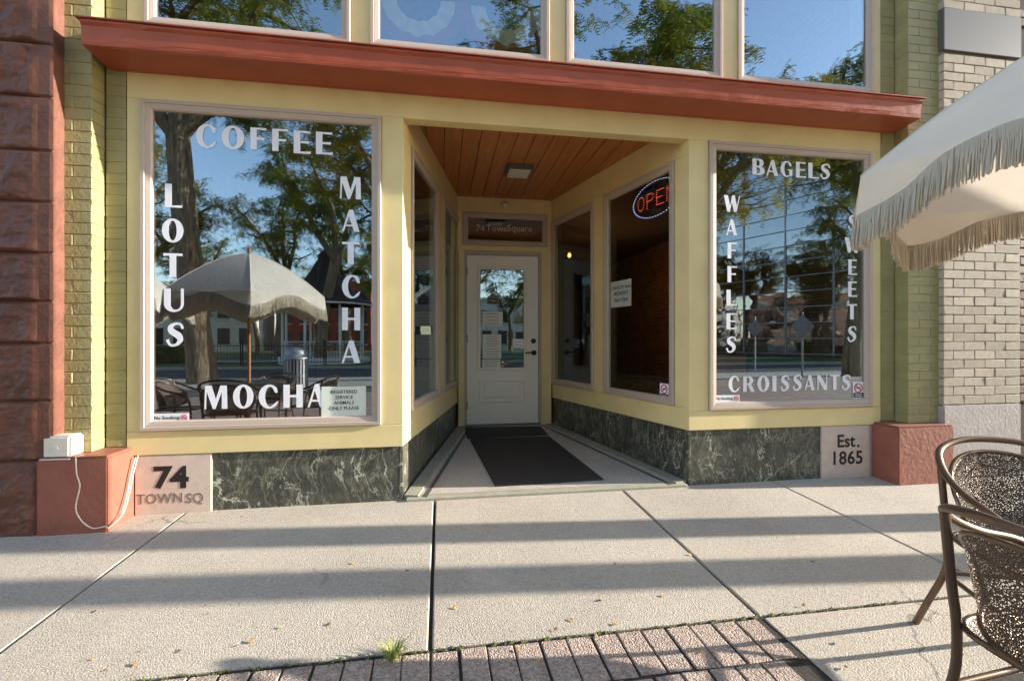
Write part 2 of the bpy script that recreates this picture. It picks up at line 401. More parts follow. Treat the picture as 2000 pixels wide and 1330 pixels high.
vo = t.n('TexVoronoi', feature='DISTANCE_TO_EDGE', i_Scale=140); t.l(vec, vo.inputs['Vector'])
hole = t.math('GREATER_THAN', vo.outputs['Distance'], .23)
t.base(lin(104, 89, 77)); t.b.inputs['Metallic'].default_value = .6; t.b.inputs['Roughness'].default_value = .42
t.bump(vo.outputs['Distance'], .9, .006)
tr = t.n('BsdfTransparent'); mx = t.n('MixShader'); t.l(hole, mx.inputs[0]); t.l(t.b.outputs[0], mx.inputs[1]); t.l(tr.outputs[0], mx.inputs[2]); t.l(mx.outputs[0], t.out.inputs[0])
def emit(name, c, st):
    t = NT(name); e = t.n('Emission', i_Strength=st); e.inputs[0].default_value = c; t.l(e.outputs[0], t.out.inputs[0])
emit('led_red', (1, .12, .06, 1), .8); emit('led_blue', (.5, .55, 1, 1), 1.0); emit('bulb_fill', (1, .45, .16, 1), 55); emit('bulb_dim', (1, .42, .12, 1), .9)
# ------------------------------------------------------------------ lettering
def curve_mesh(contours, ext):
    cu = bpy.data.curves.new('tmp', 'CURVE'); cu.dimensions = '2D'; cu.fill_mode = 'BOTH'; cu.extrude = ext
    for c in contours:
        sp = cu.splines.new('POLY'); sp.points.add(len(c) - 1)
        for p, q in zip(sp.points, c): p.co = (q[0], q[1], 0, 1)
        sp.use_cyclic_u = True
    return conv(cu)
def conv(cu):
    o = bpy.data.objects.new('tmp', cu); COL.objects.link(o)
    bpy.context.view_layer.update()
    me = bpy.data.meshes.new_from_object(o.evaluated_get(bpy.context.evaluated_depsgraph_get()))
    bpy.data.objects.remove(o); bpy.data.curves.remove(cu); me.materials.clear(); return me
def text_mesh(body, size, ext=.0006, bold=0, sx=1.0, align='CENTER', space=1.0):
    cu = bpy.data.curves.new('tmp', 'FONT'); cu.body = body; cu.size = size; cu.extrude = ext; cu.align_x = align; cu.align_y = 'CENTER'
    cu.offset = bold; cu.space_character = space; cu.resolution_u = 3
    me = conv(cu)
    if sx != 1.0: me.transform(Matrix.Diagonal((sx, 1, 1, 1)))
    return me
def arc(cx, cy, rx, ry, a0, a1, n=16):
    return [(cx + rx * math.cos(R(a0 + (a1 - a0) * i / n)), cy + ry * math.sin(R(a0 + (a1 - a0) * i / n))) for i in range(n + 1)]
def stroke(pts, ws):
    P = smooth_path([(x, y, 0) for x, y in pts], 8); n = len(P); L, Rr = [], []
    for i, p in enumerate(P):
        tt = (P[min(i + 1, n - 1)] - P[max(i - 1, 0)]).normalized(); nn = Vector((-tt.y, tt.x, 0))
        k = i / (n - 1) * (len(ws) - 1); j = min(int(k), len(ws) - 2); ww = ws[j] + (ws[j + 1] - ws[j]) * (k - j)
        L.append(((p + nn * ww / 2).x, (p + nn * ww / 2).y)); Rr.append(((p - nn * ww / 2).x, (p - nn * ww / 2).y))
    return L + Rr[::-1]
rect = lambda x0, y0, x1, y1: [(x0, y0), (x1, y0), (x1, y1), (x0, y1)]
T_ = .26
def bowl_letter(top_only=False): pass
GL = {
 'I': (.25, [rect(0, 0, .25, 1)]),
 'L': (.66, [[(0, 0), (.66, 0), (.66, .12), (.64, .1), (T_, .08), (T_, 1), (0, 1)]]),
 'T': (.74, [[(.24, 0), (.5, 0), (.5, .9), (.72, .89), (.74, .87), (.74, 1), (0, 1), (0, .87), (.02, .89), (.24, .9)]]),
 'F': (.66, [[(0, 0), (T_, 0), (T_, .46), (.58, .45), (.58, .56), (T_, .55), (T_, .91), (.62, .9), (.66, .88), (.66, 1), (0, 1)]]),
 'E': (.68, [[(0, 0), (.68, 0), (.68, .12), (.64, .1), (T_, .09), (T_, .46), (.6, .45), (.6, .56), (T_, .55), (T_, .91), (.62, .9), (.66, .88), (.66, 1), (0, 1)]]),
 'H': (.8, [[(0, 0), (T_, 0), (T_, .45), (.54, .45), (.54, 0), (.8, 0), (.8, 1), (.54, 1), (.54, .55), (T_, .55), (T_, 1), (0, 1)]]),
 'U': (.78, [[(0, 1), (0, .34)] + arc(.39, .34, .39, .36, 180, 360) + [(.78, 1), (.67, 1), (.67, .34)] + arc(.465, .32, .205, .24, 360, 180) + [(T_, 1)]]),
 'O': (.9, [arc(.45, .5, .45, .52, 0, 360, 36)[:-1], arc(.45, .5, .17, .43, 0, 360, 32)[:-1]]),
 'C': (.86, [arc(.46, .5, .46, .52, 42, 318, 30) + [(.86, .3), (.78, .27)] + arc(.5, .5, .22, .43, 300, 60, 24) + [(.72, .66), (.83, .66)]]),
 'G': (.92, [arc(.46, .5, .46, .52, 42, 300, 30) + [(.9, .06), (.9, .48), (.56, .48), (.56, .42), (.66, .41), (.66, .1)] + arc(.5, .5, .22, .43, 288, 60, 24) + [(.72, .68), (.83, .68)]]),
 'M': (.98, [[(0, 0), (.07, 0), (.1, .74), (.36, 0), (.47, 0), (.74, .72), (.74, 0), (.98, 0), (.95, 1), (.68, 1), (.49, .42), (.3, 1), (.03, 1)]]),
 'A': (.88, [[(0, 0), (.1, 0), (.19, .24), (.52, .24), (.6, 0), (.88, 0), (.56, 1), (.36, 1)], [(.22, .32), (.345, .72), (.495, .32)]]),
 'W': (1.1, [[(0, 1), (.27, 1), (.42, .36), (.56, 1), (.74, 1), (.88, .36), (1.02, 1), (1.1, 1), (.86, 0), (.68, 0), (.54, .6), (.4, 0), (.22, 0)]]),
 'N': (.86, [[(0, 0), (.09, 0), (.09, .68), (.6, 0), (.86, 0), (.86, 1), (.77, 1), (.77, .32), (.26, 1), (0, 1)]]),
 'B': (.78, [[(0, 0), (.44, 0)] + arc(.46, .27, .32, .27, -85, 78, 12) + arc(.44, .76, .28, .24, -70, 88, 12) + [(0, 1)],
             [(T_, .09), (T_, .46), (.36, .46)] + arc(.37, .275, .12, .185, 88, -88, 10), [(T_, .55), (T_, .91), (.36, .91)] + arc(.36, .73, .1, .18, 88, -88, 10)]),
 'R': (.86, [[(0, 0), (T_, 0), (T_, .44), (.36, .44), (.58, 0), (.86, 0), (.62, .46)] + arc(.44, .73, .31, .27, -55, 88, 12) + [(0, 1)],
             [(T_, .53), (T_, .91), (.36, .91)] + arc(.36, .72, .11, .19, 88, -88, 10)]),
 'S': (.76, [stroke([(.68, .74), (.6, .93), (.38, .95), (.2, .82), (.24, .64), (.5, .45), (.58, .26), (.42, .06), (.18, .05), (.06, .28)], [.11, .09, .1, .2, .27, .28, .22, .11, .1, .13])]),
}
GCACHE = {}
def glyph(ch):
    if ch not in GCACHE:
        wdt, cs = GL[ch]; me = curve_mesh(cs, .0003)
        xs = [v.co.x for v in me.vertices]; ys = [v.co.y for v in me.vertices]
        me.transform(Matrix.Diagonal((1 / (max(xs) - min(xs)), 1 / (max(ys) - min(ys)), 1, 1)) @ Matrix.Translation((-min(xs), -min(ys), 0)))
        me.name = 'letter'; GCACHE[ch] = me
    return GCACHE[ch]
def put_text(me, name, mat, pl, s, z, d, parent=None, tilt=0, **k):   # flat lettering standing on plane pl
    a, n = pl.a, pl.n
    rot = Matrix(((a.x, 0, n.x), (a.y, 0, n.y), (0, 1, 0))).to_4x4()
    if rot.determinant() < 0:            # along x up must face out: flip along
        rot = Matrix(((-a.x, 0, n.x), (-a.y, 0, n.y), (0, 1, 0))).to_4x4()
    p = pl(s, d, z)
    o = link(name, me, mat, parent, **k)
    o.matrix_basis = Matrix.Translation(p) @ rot @ Matrix.Rotation(tilt, 4, 'Z'); return o

# ------------------------------------------------------------------ ground, sidewalk, paving, street
def struct(o): o['kind'] = 'structure'; return o
mb = MB(); mb.box((-220, -220, -.62), (220, 220, -.32)); struct(mb.build('ground', 'far_ground'))
sw = bpy.data.objects.new('sidewalk', None); COL.objects.link(sw); struct(sw)
def zs(y, off=0): return gz(y) + off
def slab(x0, x1, y0, y1, off=0, th=.12, gl=.006, gr=.006, gn=.004, jit=0, parent=sw, mat='concrete', name='slab', bev=.006):
    m = MB(); a = random.uniform(-jit, jit)
    m.prism([(x0 + gl, y0 + gn), (x1 - gr, y0 + gn), (x1 - gr, y1 - .001), (x0 + gl, y1 - .001)],
            lambda x, y: zs(y, off - th), lambda x, y: zs(y, off) + a * (x - x0))
    return m.build(name, mat, parent, bevel=bev)
JX = [-7.6, -6.0, -4.6, -3.2, -1.655, -.04, 1.365, 2.646, 4.0, 5.4, 6.9, 8.4, 10.0]
GAP = {-1.655: .006, -.04: .0085, 1.365: .007, 2.646: .004}
for a, b in zip(JX, JX[1:]):
    slab(a, b, 1.80, 3.34, gl=GAP.get(a, .005), gr=GAP.get(b, .005), jit=.0012)
JX2 = [1.378, 2.83, 4.3, 5.8, 7.4]
for a, b in zip(JX2, JX2[1:]):
    slab(a, b, .35, 1.792, off=-.006, jit=.001); slab(a, b, -1.1, .344, off=-.006, jit=.001)
m = MB(); m.prism([(-9, -1.3), (10, -1.3), (10, 3.36), (-9, 3.36)], -.4, lambda x, y: zs(y, -.028)); struct(m.build('bedding_soil', 'soil'))
# pavers laid by hand beside the slabs
pv = bpy.data.objects.new('brick_paving', None); COL.objects.link(pv); struct(pv)
pm = []
for k in range(6):
    m = MB(); rr = random.Random(k)
    q = [(x * .5 + rr.uniform(-.012, .012), y * .5 + rr.uniform(-.008, .008)) for x, y in ((-1, -1), (1, -1), (1, 1), (-1, 1))]
    m.prism(q, -.06, 0); me = m.mesh('paver'); 
    me.transform(Matrix.Diagonal((.0985, .228, 1, 1)))
    bm = bmesh.new(); bm.from_mesh(me); bmesh.ops.bevel(bm, geom=[e for e in bm.edges], offset=.004, segments=1, affect='EDGES'); bm.to_mesh(me); bm.free()
    me.materials.append(M['paver']); pm.append(me)
cnt = 0
for row in range(9):
    y = 1.672 - row * .237
    nx = 32
    for i in range(nx):
        x = 1.300 - (i + (.5 if row % 2 else 0)) * .1065 + random.uniform(-.002, .002)
        o = link('paver', random.choice(pm), None, pv, (x - (1.79 - y) * .02, y + random.uniform(-.003, .003), zs(y) - .004 + random.uniform(-.0025, .0025)),
                 (math.atan(SLOPE) + random.uniform(-.008, .008) if y > 0 else 0, random.uniform(-.01, .01), random.uniform(-.012, .012) + .02))
        cnt += 1
m = MB(); m.box((-14, -6.6, -.3), (14, -1.1, -.137)); struct(m.build('plaza_paving', 'paving_bricks'))
m = MB(); m.box((-14, -1.1, -.3), (-2.35, 1.70, -.150)); struct(m.build('plaza_paving', 'paving_bricks'))
m = MB(); m.box((7.5, -1.1, -.3), (14, 1.79, -.150)); struct(m.build('plaza_paving', 'paving_bricks'))
m = MB(); m.box((-60, -9.6, -.4), (60, -6.6, -.130)); struct(m.build('pavement_strip', 'concrete'))
m = MB(); m.box((-60, -9.75, -.4), (60, -9.6, -.118)); struct(m.build('kerb', 'concrete_edge'))
m = MB(); m.box((-120, -17, -.4), (120, -9.75, -.26)); struct(m.build('street', 'asphalt'))
m = MB(); m.box((-60, -17.2, -.4), (60, -17, -.12)); struct(m.build('kerb', 'concrete_edge'))
m = MB(); m.box((-60, -55, -.4), (60, -17.2, -.13)); struct(m.build('park_lawn', 'lawn'))
m = MB(); m.box((-60, -24.5, -.2), (60, -22, -.122)); struct(m.build('park_path', 'concrete'))

# ------------------------------------------------------------------ the coffee shop
shop = thing('coffee_shop', 'yellow coffee shop front with angled entry, red cornice and green brick pilasters', 'building', (0, 0, 0))
FA = Pl((0, YF), (1, 0), (0, -1))
XL0, XL1, XR0, XR1 = -2.0, -.26, 1.91, 3.638
BLx, BRx = .2, 1.355
WR = Pl((XR0, YF), (BRx - XR0, YB - YF), (-(YB - YF), BRx - XR0))
WL = Pl((XL1, YF), (BLx - XL1, YB - YF), ((YB - YF), -(BLx - XL1)))
BK = Pl((0, YB), (1, 0), (0, -1))
LEN = Vector((BRx - XR0, YB - YF)).length
PROF = [(0, -.03), (0, .014), (.004, .018), (.024, .018), (.027, .011), (.033, .011), (.058, .006), (.066, -.004), (.066, -.03)]
def frame_part(name, pl, s0, s1, z0, z1, prof=PROF, gm='window_glass', wide=1.0, dpane=-.012):
    m = MB(); pr = [(i * wide, d) for i, d in prof]; pl.frame(m, s0, s1, z0, z1, pr)
    fr = m.build(name, 'taupe_vinyl', shop)
    ins = pr[-1][0] - .004; g = MB(); pl.box(g, s0 + ins, s1 - ins, z0 + ins, z1 - ins, dpane - .006, dpane)
    pn = g.build('pane', gm, fr); return fr, pn
def yb(pl, s0, s1, z0, z1, d0=-.10, d1=0, name='trim_board', mat='yellow_paint', bevel=.003):
    m = MB(); pl.box(m, s0, s1, z0, z1, d0, d1); return m.build(name, mat, shop, bevel=bevel)
ZL0, ZL1, ZR0, ZR1 = .385, .54, .43, .58
ZT = 2.695
yb(FA, XL0, XR1, ZT, 2.868, name='header_board')
yb(FA, XL0, -1.918, ZL1, ZT, name='stile'); yb(FA, -.407, XL1, ZL1, ZT, name='corner_post')
yb(FA, XL0, XL1, ZL0, ZL1 - .001, name='bottom_rail', d1=.001)
yb(FA, XR0, 2.076, ZR1, ZT, name='corner_post'); yb(FA, 3.548, XR1, ZR1, ZT, name='stile')
yb(FA, XR0, XR1, ZR0, ZR1 - .001, name='bottom_rail', d1=.001)
for x in (-1.905, -.395): pass
winL, _ = frame_part('display_window', FA, -1.917, -.408, ZL1 + .002, ZT - .002)
winR, _ = frame_part('display_window', FA, 2.077, 3.547, ZR1 + .002, ZT - .002)
# side walls of the entry
def side(pl, wins, z0r, tag_):
    zt, zb = 2.585, .60
    t_ = .085
    yb(pl, .002, LEN - .002, zt, 2.86, -t_, 0, 'top_rail'); yb(pl, .002, LEN - .002, z0r, zb, -t_, 0, 'bottom_rail')
    edges = [.002] + [e for w_ in wins for e in w_] + [LEN - .002]
    for i in range(0, len(edges), 2):
        yb(pl, edges[i], edges[i + 1], zb + .0005, zt - .0005, -t_, -.001, 'post')
    out = []
    for a, b in wins: out.append(frame_part('side_window', pl, a + .001, b - .001, zb + .001, zt - .001, gm='porch_glass')[0])
    return out
ur = lambda u, v, pl: pl.sz(u, v)[0]
wr = [(ur(1318, 500, WR), ur(1180, 500, WR)), (ur(1160, 500, WR), ur(1077, 500, WR))]
wl = [(ur(803, 500, WL), ur(856, 500, WL)), (ur(865.5, 500, WL), ur(897, 500, WL))]
sR = side(WR, wr, .43, 'r'); sL = side(WL, wl, .39, 'l')
# back wall of the entry: transom, door frame, door
DX0, DX1, DZ0, DZ1 = .316, 1.185, .125, 2.155
tx0, tx1, tz0, tz1 = .262, 1.300, 2.27, 2.665
yb(BK, BLx, BRx, tz1, 2.86, name='header_board', d0=-.1); yb(BK, BLx, BRx, DZ1 + .055, tz0, name='lintel_board', d0=-.1)
yb(BK, BLx, tx0, tz0, tz1, name='stile', d1=-.001); yb(BK, tx1, BRx, tz0, tz1, name='stile', d1=-.001)
yb(BK, BLx + .01, DX0 - .035, .10, DZ1 + .054, name='stile', d1=.012); yb(BK, DX1 + .035, BRx - .01, .10, DZ1 + .054, name='stile', d1=.012)
tr_, _ = frame_part('transom_window', BK, tx0 + .001, tx1 - .001, tz0 + .001, tz1 - .001, wide=1.0, gm='door_glass')
m = MB(); BK.box(m, DX0 - .034, DX0 - .004, DZ0 - .02, DZ1 + .004, -.09, .006); BK.box(m, DX1 + .004, DX1 + .034, DZ0 - .02, DZ1 + .004, -.09, .006); BK.box(m, DX0 - .034, DX1 + .034, DZ1 + .0045, DZ1 + .053, -.09, .006)
m.build('door_frame', 'taupe_vinyl', shop, bevel=.002)
m = MB(); BK.box(m, DX0 - .03, DX1 + .03, .085, DZ0 - .003, -.06, .03); m.build('threshold', 'steel_grey', shop, bevel=.004)
gx0, gx1 = BK.sz(938, 600)[0], BK.sz(1024, 600)[0]; gz0, gz1 = BK.sz(980, 719)[1], BK.sz(980, 526)[1]
dm = MB(); D0 = -.055; D1 = -.012
for b in ((DX0, gx0, DZ0, DZ1), (gx1, DX1, DZ0, DZ1), (gx0, gx1, DZ0, gz0), (gx0, gx1, gz1, DZ1)): BK.box(dm, b[0], b[1], b[2], b[3], D0, D1)
door = dm.build('door', 'white_paint', shop)
m = MB(); BK.frame(m, gx0 - .035, gx1 + .035, gz0 - .035, gz1 + .035, [(0, D1 - .002), (.004, D1 + .012), (.014, D1 + .015), (.02, D1 + .006), (.036, D1 + .004), (.04, D1 - .015)]); m.build('glazing_bead', 'white_paint', door)
m = MB(); BK.box(m, gx0 - .002, gx1 + .002, gz0 - .002, gz1 + .002, -.04, -.032); m.build('door_glass', 'door_glass', door)
px0, px1, pz0, pz1 = BK.sz(936, 780)[0], BK.sz(1026, 780)[0], BK.sz(980, 786)[1], BK.sz(980, 741)[1]
m = MB(); BK.frame(m, px0, px1, pz0, pz1, [(0, D1 - .002), (.006, D1 + .010), (.018, D1 + .012), (.024, D1 - .001), (.05, D1 + .001), (.07, D1 + .008), (.075, D1 + .008)]); BK.box(m, px0 + .074, px1 - .074, pz0 + .074, pz1 - .074, D1 - .002, D1 + .008); m.build('raised_panel', 'white_paint', door)
lx, lz = BK.sz(1043, 689); kx, kz = BK.sz(1042, 666)
m = MB(); m.tube([BK(lx, D1, lz), BK(lx, D1 + .012, lz)], .032, 16); m.tube([BK(lx, D1 + .01, lz), BK(lx, D1 + .05, lz)], .011, 10)
m.tube(smooth_path([BK(lx, D1 + .048, lz), BK(lx - .03, D1 + .052, lz), BK(lx - .07, D1 + .05, lz + .004), BK(lx - .115, D1 + .046, lz - .002)], 4), .008, 8); m.build('door_handle', 'dark_bronze', door)
m = MB(); m.tube([BK(kx, D1, kz), BK(kx, D1 + .014, kz)], .031, 16); m.tube([BK(kx, D1 + .013, kz), BK(kx, D1 + .02, kz)], .018, 12); m.build('deadbolt', 'dark_bronze', door)
for hz in (.35, 1.15, 1.95):
    m = MB(); m.tube([BK(DX0 - .002, .006, hz - .045), BK(DX0 - .002, .006, hz + .045)], .007, 8); m.build('hinge', 'steel_grey', door)
# plank ceiling of the entry
CEIL = 2.845
def clipx(x0, x1, y):  # widths of the recess at y
    k = (y - YF) / (YB - YF); return max(x0, XL1 + (BLx - XL1) * k), min(x1, XR0 + (BRx - XR0) * k)
pw = .152; k0 = -.27
i = 0
while k0 + i * pw < 1.93:
    a, b = k0 + i * pw + .0035, k0 + (i + 1) * pw - .0035; poly = []
    # clip the plank against the splayed side walls
    def yl(x): return YF + .06 + max(0, (x - XL1) / (BLx - XL1)) * (YB - YF) if x < BLx else 1e9
    def yr(x): return YF + max(0, (XR0 - x) / (XR0 - BRx)) * (YB - YF) if x > BRx else 1e9
    def ymax(x): return max(YF + .11, min(YB, (YF + (x - XL1) / (BLx - XL1) * (YB - YF)) if x < BLx else YB, (YF + (XR0 - x) / (XR0 - BRx) * (YB - YF)) if x > BRx else YB))
    xs = sorted({a, b, *[x for x in (BLx, BRx) if a < x < b]})
    poly = [(xs[0], YF + .10), (xs[-1], YF + .10)] + [(x, ymax(x) + .03) for x in reversed(xs)]
    m = MB(); m.prism(poly, CEIL, CEIL + .02); m.build('ceiling_plank', 'ceiling_wood', shop, bevel=.003); i += 1
m = MB(); m.prism([(XL1 - .05, YF + .1), (XR0 + .05, YF + .1), (BRx + .05, YB), (BLx - .05, YB)], CEIL + .012, CEIL + .05); m.build('ceiling_backing', 'interior_dark', shop)
# entry floor
zf = lambda x, y: .020 + (y - YF) * .039
m = MB(); m.prism([(XL1 + .03, YF + .05), (XR0 - .03, YF + .05), (BRx - .02, YB), (BLx + .02, YB)], -.2, zf); m.build('entry_floor', 'mosaic_tile', shop)
m = MB(); m.prism([(XL1 + .02, YF - .02), (XR0 - .02, YF - .02), (XR0 - .03, YF + .049), (XL1 + .03, YF + .049)], -.2, lambda x, y: .0205); m.build('entry_kerb', 'concrete_edge', shop, bevel=.006)
for pl, sg in ((WL, 1), (WR, 1)):
    m = MB(); m.box((.03, .0, 0), (LEN - .02, .10, 1), lambda s, d, z: (lambda p: (p[0], p[1], zf(p[0], p[1]) + (.012 if z else -.05)))(pl(s, d, 0))); m.build('floor_border', 'concrete_edge', shop)
    m = MB(); m.box((.03, .135, 0), (LEN - .02, .165, 1), lambda s, d, z: (lambda p: (p[0], p[1], zf(p[0], p[1]) + (.003 if z else -.05)))(pl(s, d, 0))); m.build('floor_stripe', 'grey_panel', shop)
# marble plinth panels
def marble(pl, s0, s1, z1, d=-.018): m = MB(); pl.box(m, s0, s1, -.16, z1 - .002, d - .04, d); return m.build('marble_panel', 'marble', shop, bevel=.002)
marble(FA, -1.498, XL1 - .002, ZL0); marble(FA, XR0 + .002, 3.082, ZR0)
marble(WL, .012, LEN - .005, .39); marble(WR, .012, LEN - .005, .43)
def cstone(x0, x1, z1): m = MB(); FA.box(m, x0, x1, -.16, z1 - .003, -.07, -.004); return m.build('address_stone', 'limestone', shop, bevel=.004)
st = cstone(-1.957, -1.501, ZL0); se = cstone(3.085, 3.538, ZR0)
m = MB(); FA.box(m, 3.539, 3.60, -.16, ZR0 - .003, -.07, -.012); m.build('filler_strip', 'grey_stone', shop)
m = MB(); FA.box(m, -2.02, -1.958, -.16, ZL0 - .003, -.07, -.02); m.build('filler_strip', 'grey_stone', shop)
def ptxt(body, u, v, hpx, pl, d, parent, mat='black_letter', bold=.0, sx=1.0, name='lettering', tilt=0, ext=.001, space=1.0):
    s, z = pl.sz(u, v, d); p = hit(u, v, Vector(pl(0, d, 0)), pl.n); dep = p.x * _S + p.y * _C
    size = hpx / F_PX * dep / .70
    me = text_mesh(body, size, ext, bold * size, sx, space=space)
    return put_text(me, name, mat, pl, s, z, d + ext, parent, tilt)
ptxt('7', 317, 934, 40, FA, -.0045, st, bold=.035, sx=1.12); ptxt('4', 351, 934, 40, FA, -.0045, st, bold=.035, sx=1.12)
ptxt('TOWN', 313, 974, 19, FA, -.0045, st, mat='engraved', bold=.004, sx=.92, space=1.04); ptxt('SQ', 381, 973, 19, FA, -.0045, st, mat='engraved', bold=.004, sx=.92, space=1.04)
ptxt('Est', 1652, 862, 24, FA, -.0045, se, bold=.02, sx=.98); ptxt('.', 1676, 862, 24, FA, -.0045, se, bold=.02, sx=.98); ptxt('1865', 1654, 895, 25, FA, -.0045, se, bold=.02, sx=.98, space=1.05)
# window lettering
def letters(fr, data, d=-.011):
    for ch, u0, v0, u1, v1 in data:
        a, za = FA.sz(u0, v1, d); b, zb = FA.sz(u1, v0, d); zc = FA.sz(u1, v1, d)[1]; zd = FA.sz(u0, v0, d)[1]
        zlo = (za + zc) / 2; zhi = (zb + zd) / 2
        o = put_text(glyph(ch), 'letter', 'vinyl_white', FA, a, zlo, d - .0006, fr)
        o.matrix_basis = o.matrix_basis @ Matrix.Diagonal((b - a, zhi - zlo, 1, 1))
letters(winL, [('C', 382.6, 243, 423, 290), ('O', 433, 246, 477, 292), ('F', 489, 250, 520, 293), ('F', 531.5, 252.5, 563, 296), ('E', 573.5, 256, 607, 300.5), ('E', 617, 258.5, 650, 302),
 ('L', 322, 359.5, 355.6, 405.5), ('O', 316, 427, 358, 474), ('T', 319, 495, 356, 541), ('U', 320, 563.5, 358.6, 609.5), ('S', 323.7, 630, 359, 677),
 ('M', 664, 345.7, 705, 389), ('A', 667.7, 410, 702, 452.6), ('T', 668, 473, 702, 516), ('C', 668, 537, 704, 583), ('H', 668, 601, 703.5, 645), ('A', 667, 665, 703.5, 709),
 ('M', 399, 753, 444, 798.6), ('O', 455, 751, 495, 798), ('C', 505, 751, 543.5, 798), ('H', 553.5, 751, 591, 796), ('A', 600.6, 750, 636, 795)])
letters(winR, [('B', 1469.7, 310.6, 1493.5, 342), ('A', 1497, 313, 1520, 344), ('G', 1524.6, 314.8, 1547.5, 346), ('E', 1554.5, 317, 1574, 347.5), ('L', 1579, 318.7, 1599, 349), ('S', 1602, 320, 1621.7, 350.7),
 ('W', 1414, 382, 1445.7, 414), ('A', 1418.4, 429, 1440, 460), ('F', 1421, 474, 1439.6, 505), ('F', 1421, 520, 1439.6, 551.5), ('L', 1419, 566, 1439.6, 597), ('E', 1419, 611.8, 1439, 643), ('S', 1417.8, 657, 1438, 689),
 ('S', 1656, 420, 1674, 451), ('W', 1650, 464, 1681, 494), ('E', 1657, 507, 1674, 537), ('E', 1656.6, 550, 1674, 579.7), ('T', 1654, 594, 1674, 623.8), ('S', 1655, 637, 1673, 668),
 ('C', 1423, 734, 1444.6, 766), ('R', 1451.6, 735, 1474, 765), ('O', 1479, 733.5, 1502.4, 765), ('I', 1508.7, 734, 1516.6, 764.4), ('S', 1524, 733, 1542, 764), ('S', 1548, 732, 1566.7, 763),
 ('A', 1571.5, 733, 1591, 762), ('N', 1596.6, 733, 1615.6, 761.6), ('T', 1621, 732, 1640, 761), ('S', 1643.5, 731.7, 1662, 761.6)])
for tx_, u_ in (('74', 938), ('Town', 970.5), ('Square', 1015)): ptxt(tx_, u_, 447, 13, BK, -.011, tr_, mat='limestone', sx=.95, space=1.03)
# cornice across the front, over the pilasters
CX0, CX1 = -2.09, 3.735
prof = [(3.30, 2.862), (3.285, 2.858), (3.262, 2.862), (3.07, 2.872), (3.056, 2.878), (3.052, 2.895), (3.058, 2.90), (3.056, 2.91), (3.050, 2.985), (3.038, 3.0), (3.036, 3.012), (3.044, 3.018), (3.30, 3.05)]
def cornice_mesh():
    m = MB(); nx = 60; rr = random.Random(3); vs = []
    for i in range(nx + 1):
        x = CX0 + (CX1 - CX0) * i / nx
        for y, z in prof: vs.append((x, y + (rr.uniform(-.0016, .0016) if y < 3.2 else 0), z + (rr.uniform(-.0014, .0014) if y < 3.2 else 0)))
    n = len(prof); fs = []
    for i in range(nx):
        for k in range(n - 1): fs.append((i * n + k, (i + 1) * n + k, (i + 1) * n + k + 1, i * n + k + 1))
    fs += [tuple(range(n)), tuple(range(nx * n, nx * n + n))]; m.add(vs, fs); return m
corn = cornice_mesh().build('cornice', 'red_paint', shop)
m = MB(); m.box((CX0 - .02, 3.026, 3.0185), (CX1 + .02, 3.298, 3.026)); m.build('drip_edge', 'red_paint', corn)
# upper storey
UZ0, UZ1 = 3.175, 4.75
uw = [(-1.895, -.613), (-.483, .797), (.922, 2.189), (2.322, 3.562)]
ex = [XL0] + [e for a in uw for e in a] + [XR1]
for a, b in zip(ex[0::2], ex[1::2]): yb(FA, a, b, 3.03, UZ1, name='mullion')
yb(FA, XL0, XR1, UZ1 + .001, 5.1, name='header_board')
for a, b in uw:
    yb(FA, a + .0005, b - .0005, 3.03, UZ0 - .0005, name='sill_board', d1=-.001)
    frame_part('upper_window', FA, a + .001, b - .001, UZ0, UZ1, wide=.95)
# green painted brick pilasters
CH = .0705
bmesh_v = []
def brick_var(k, bev=.006):
    rr = random.Random(100 + k); m = MB(); m.box((-.5, -.5, -.5), (.5, .5, .5)); me = m.mesh('brick')
    return me
def brick_unit(name, mat, size, k):
    rr = random.Random(hash((size, k)) & 0xffff); m = MB(); m.box(tuple(-s / 2 for s in size), tuple(s / 2 for s in size))
    me = m.mesh(name, bevel=.003, seg=1)
    for v in me.vertices: v.co += Vector((rr.uniform(-.0012, .0012), rr.uniform(-.0022, .0022), rr.uniform(-.0012, .0012)))
    me.materials.append(M[mat]); return me
BU = {}
def brick(parent, mat, x0, x1, y0, y1, z0, z1, name='brick'):
    size = (round(x1 - x0, 3), round(y1 - y0, 3), round(z1 - z0, 4)); k = random.randrange(3)
    if (size, mat, k) not in BU: BU[(size, mat, k)] = brick_unit(name, mat, size, k)
    return link(name, BU[(size, mat, k)], None, parent, ((x0 + x1) / 2, (y0 + y1) / 2 + random.uniform(-.0009, .0009), (z0 + z1) / 2), (0, 0, random.uniform(-.004, .004)))
def pilaster(px0, px1, qx0, qx1, z0, n, split):   # px: proud face, qx: set-back strip
    m = MB(); m.box((px0 + .003, 3.1935, z0), (px1 - .006, 3.6, z0 + n * CH)); m.box((qx0 + .004, 3.3035, z0 + .002), (qx1 - .004, 3.6, z0 + n * CH - .002))
    p = m.build('pilaster', 'green_paint', shop)
    for c in range(n):
        za = z0 + c * CH; zb = za + CH - .005
        if split and c % 2 == 0: cuts = [px0, px0 + .215, px1]
        elif split: cuts = [px0, px0 + .105, px1]
        else: cuts = [px0, px1] if c % 2 else [px0, px0 + .105, px1]
        for a, b in zip(cuts, cuts[1:]): brick(p, 'green_paint', round(a + .0015, 4), round(b - .0015, 4), 3.19, 3.30, za, zb)
        brick(p, 'green_paint', qx0 + .002, qx1 - .002, 3.30, 3.34, za + .001, zb)
    return p
pilaster(-2.335, -2.125, -2.122, -2.003, .443, 53, False)
pilaster(3.775, 4.10, 3.642, 3.772, .453, 53, True)
